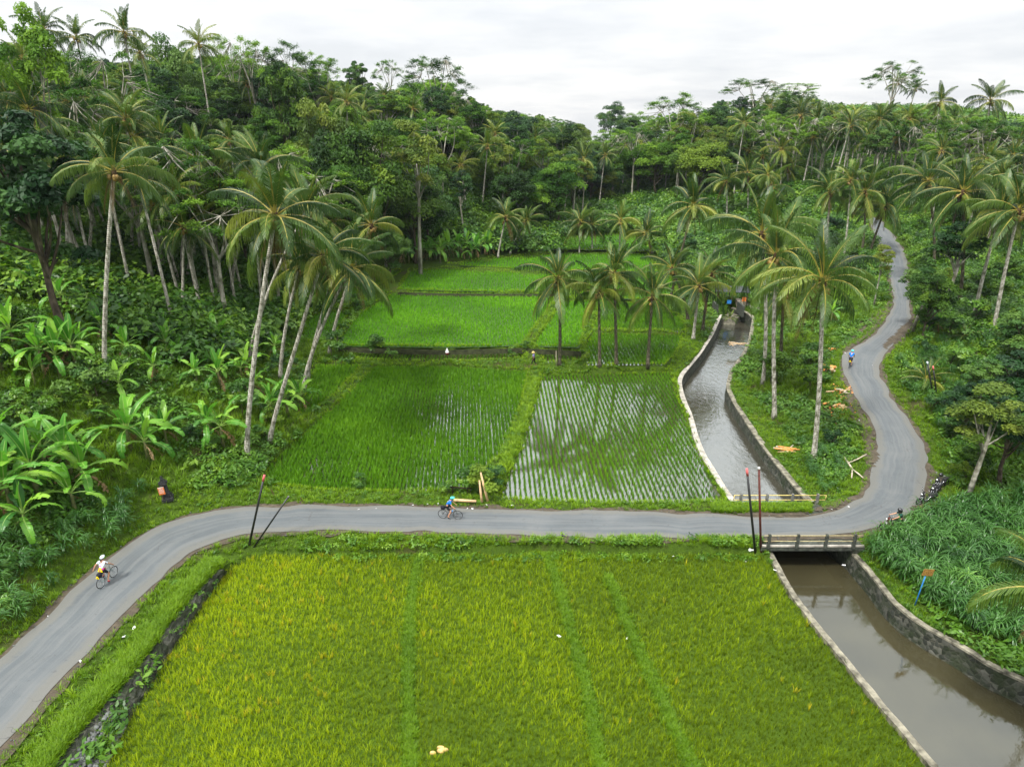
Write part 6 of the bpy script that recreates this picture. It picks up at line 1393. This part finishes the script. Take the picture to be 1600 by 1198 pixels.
# farmer walking on the dyke
b = hit(834, 571.5)
WALK = dict(pelvis=(0, 0, .92), chest=(.02, 0, 1.24), neck=(.03, 0, 1.42), head=(.06, 0, 1.55), face=(1, 0, -.1), shl=(.02, .18, 1.36), shr=(.02, -.18, 1.36), ell=(-.06, .23, 1.08), elr=(.14, -.22, 1.10), wrl=(.02, .24, .84), wrr=(.32, -.2, .98), hipl=(0, .09, .88), hipr=(0, -.09, .88), knl=(.16, .10, .50), knr=(-.05, -.1, .47), anl=(.22, .10, .12), anr=(-.28, -.10, .13), toel=(.36, .1, .05), toer=(-.15, -.1, .04))
person(b, R(160), WALK, 'farmer in a violet shirt, black trousers and straw hat walking along the dyke', skin='skin_b', shirt='cloth_violet', long_legs=True, shoes=None, hat='straw', scale=.98)
# scooters
def scooter(loc, rz, label, body='helmet_black', lean=0.06, group=None):
    root = empty('scooter', loc, rz); root.rotation_euler = (lean, 0, rz); tag(root, label, 'scooter', group)
    wheel(root, (-.60, 0, .26), .26, 'rear_wheel', .05, spokes=6); wheel(root, (.62, 0, .26), .26, 'front_wheel', .045, spokes=6)
    def loft(secs, m=0):
        mb = MB(); V = []
        for x, z, w, h in secs:
            for a in np.linspace(0, 2 * math.pi, 12, endpoint=False): V.append((x, math.copysign(abs(math.cos(a)) ** .7, math.cos(a)) * w, z + math.copysign(abs(math.sin(a)) ** .7, math.sin(a)) * h))
        n = len(secs); mb.add(V, [[i * 12 + j, i * 12 + (j + 1) % 12, (i + 1) * 12 + (j + 1) % 12, (i + 1) * 12 + j] for i in range(n - 1) for j in range(12)]); return mb
    loft([(-.86, .70, .01, .01), (-.85, .70, .06, .05), (-.66, .66, .13, .11), (-.35, .60, .15, .13), (-.10, .48, .13, .14), (.02, .33, .12, .06), (.30, .30, .13, .05), (.36, .34, .13, .07), (.365, .34, .01, .01)]).build('body', M[body], root, True)
    loft([(.30, .34, .02, .02), (.32, .36, .16, .08), (.40, .60, .20, .18), (.38, .82, .15, .12), (.33, .95, .09, .06), (.32, .98, .01, .01)]).build('leg_shield', M[body], root, True)
    loft([(-.80, .80, .01, .01), (-.79, .80, .09, .03), (-.55, .80, .14, .05), (-.25, .75, .13, .05), (-.08, .73, .08, .04), (-.07, .73, .01, .01)]).build('seat', M['rubber'], root, True)
    loft([(.50, .48, .01, .01), (.51, .48, .06, .04), (.66, .54, .065, .03), (.82, .44, .05, .03), (.83, .43, .01, .01)]).build('mudguard', M[body], root, True)
    mb = MB()
    for s in (-1, 1): mb.tube([(.40, s * .06, .62), (.60, s * .06, .27)], .022, 6)
    mb.build('fork', M['metal'], root, True)
    mb = MB(); mb.tube([(.24, -.33, 1.0), (.32, -.12, 1.02), (.32, .12, 1.02), (.24, .33, 1.0)], .018, 7); hb = mb.build('handlebar', M['rubber'], root, True)
    for s in (-1, 1):
        mb = MB(); mb.tube([(.28, s * .22, 1.02), (.27, s * .29, 1.2)], .008, 5); mb.ball((.27, s * .31, 1.24), (.02, .07, .045), 0, 8); mb.build('mirror', M['metal'], root, True)
    mb = MB(); mb.ball((.50, 0, .84), (.04, .08, .06), 0, 8); mb.build('headlight', M['white_paint'], root, True)
    mb = MB(); mb.ball((-.85, 0, .66), (.03, .07, .035), 0, 8); mb.build('taillight', M['red_plastic'], root, True)
    return root
rz_ = road_z(*P(1385, 820, 0)[:2])
for u, v, a, lb in [(1469, 764, 200, 'black scooter parked deepest under the trees, right of the road bend'), (1460, 776, 215, 'dark scooter parked between two others right of the road bend'), (1447, 788, 190, 'front dark scooter of the parked three, nearest the road surface')]:
    b = hit(u, v); scooter((b[0], b[1], b[2] + .02), R(a), lb)
b = hit(1470, 760); mb = MB(); mb.ball((b[0] - .2, b[1], b[2] + 1.0), (.15, .14, .15), 0, 12); tag(mb.build('helmet', M['helmet_black'], None, True), 'black helmet resting on the seat of the deepest parked scooter', 'helmet')
b = P(1394, 829, .0); b[2] = .03
scooter(b, R(172), 'dark red scooter ridden out from behind the tall grass by the bridge', 'maroon', 0)
SIT = dict(pelvis=(-.35, 0, .92), chest=(-.27, 0, 1.24), neck=(-.24, 0, 1.41), head=(-.20, 0, 1.54), face=(1, 0, -.1), shl=(-.27, .18, 1.35), shr=(-.27, -.18, 1.35), ell=(-.05, .26, 1.16), elr=(-.05, -.26, 1.16), wrl=(.17, .27, 1.07), wrr=(.17, -.27, 1.07), handl=(.24, .28, 1.04), handr=(.24, -.28, 1.04), hipl=(-.33, .1, .88), hipr=(-.33, -.1, .88), knl=(.10, .15, .80), knr=(.10, -.15, .80), anl=(.14, .14, .42), anr=(.14, -.14, .42), toel=(.27, .14, .38), toer=(.27, -.14, .38))
person(b, R(172), SIT, 'rider in a black helmet and dark green shirt half hidden by the tall grass', skin='skin', shirt='cloth_green', long_legs=True, helmet='helmet_black', fullface=True)

# ------------------------------------------------------------------ haze
m, t = newmat('haze'); v_ = N(t, 'ShaderNodeVolumePrincipled'); v_.inputs['Color'].default_value = (.80, .88, 1, 1); v_.inputs['Density'].default_value = HAZE = .00007; v_.inputs['Anisotropy'].default_value = .2
o_ = N(t, 'ShaderNodeOutputMaterial'); L(t, v_.outputs[0], o_.inputs['Volume'])
X0, X1, Y0, Y1 = gx[0] - 5, gx[-1] + 5, gy[0] - 5, gy[-1] + 5; mb = MB(); mb.box(((X0 + X1) / 2, (Y0 + Y1) / 2, 30), (X1 - X0, Y1 - Y0, 80)); tag(mb.build('haze', m, None), 'thin moist haze over the valley', 'haze', kind='stuff')
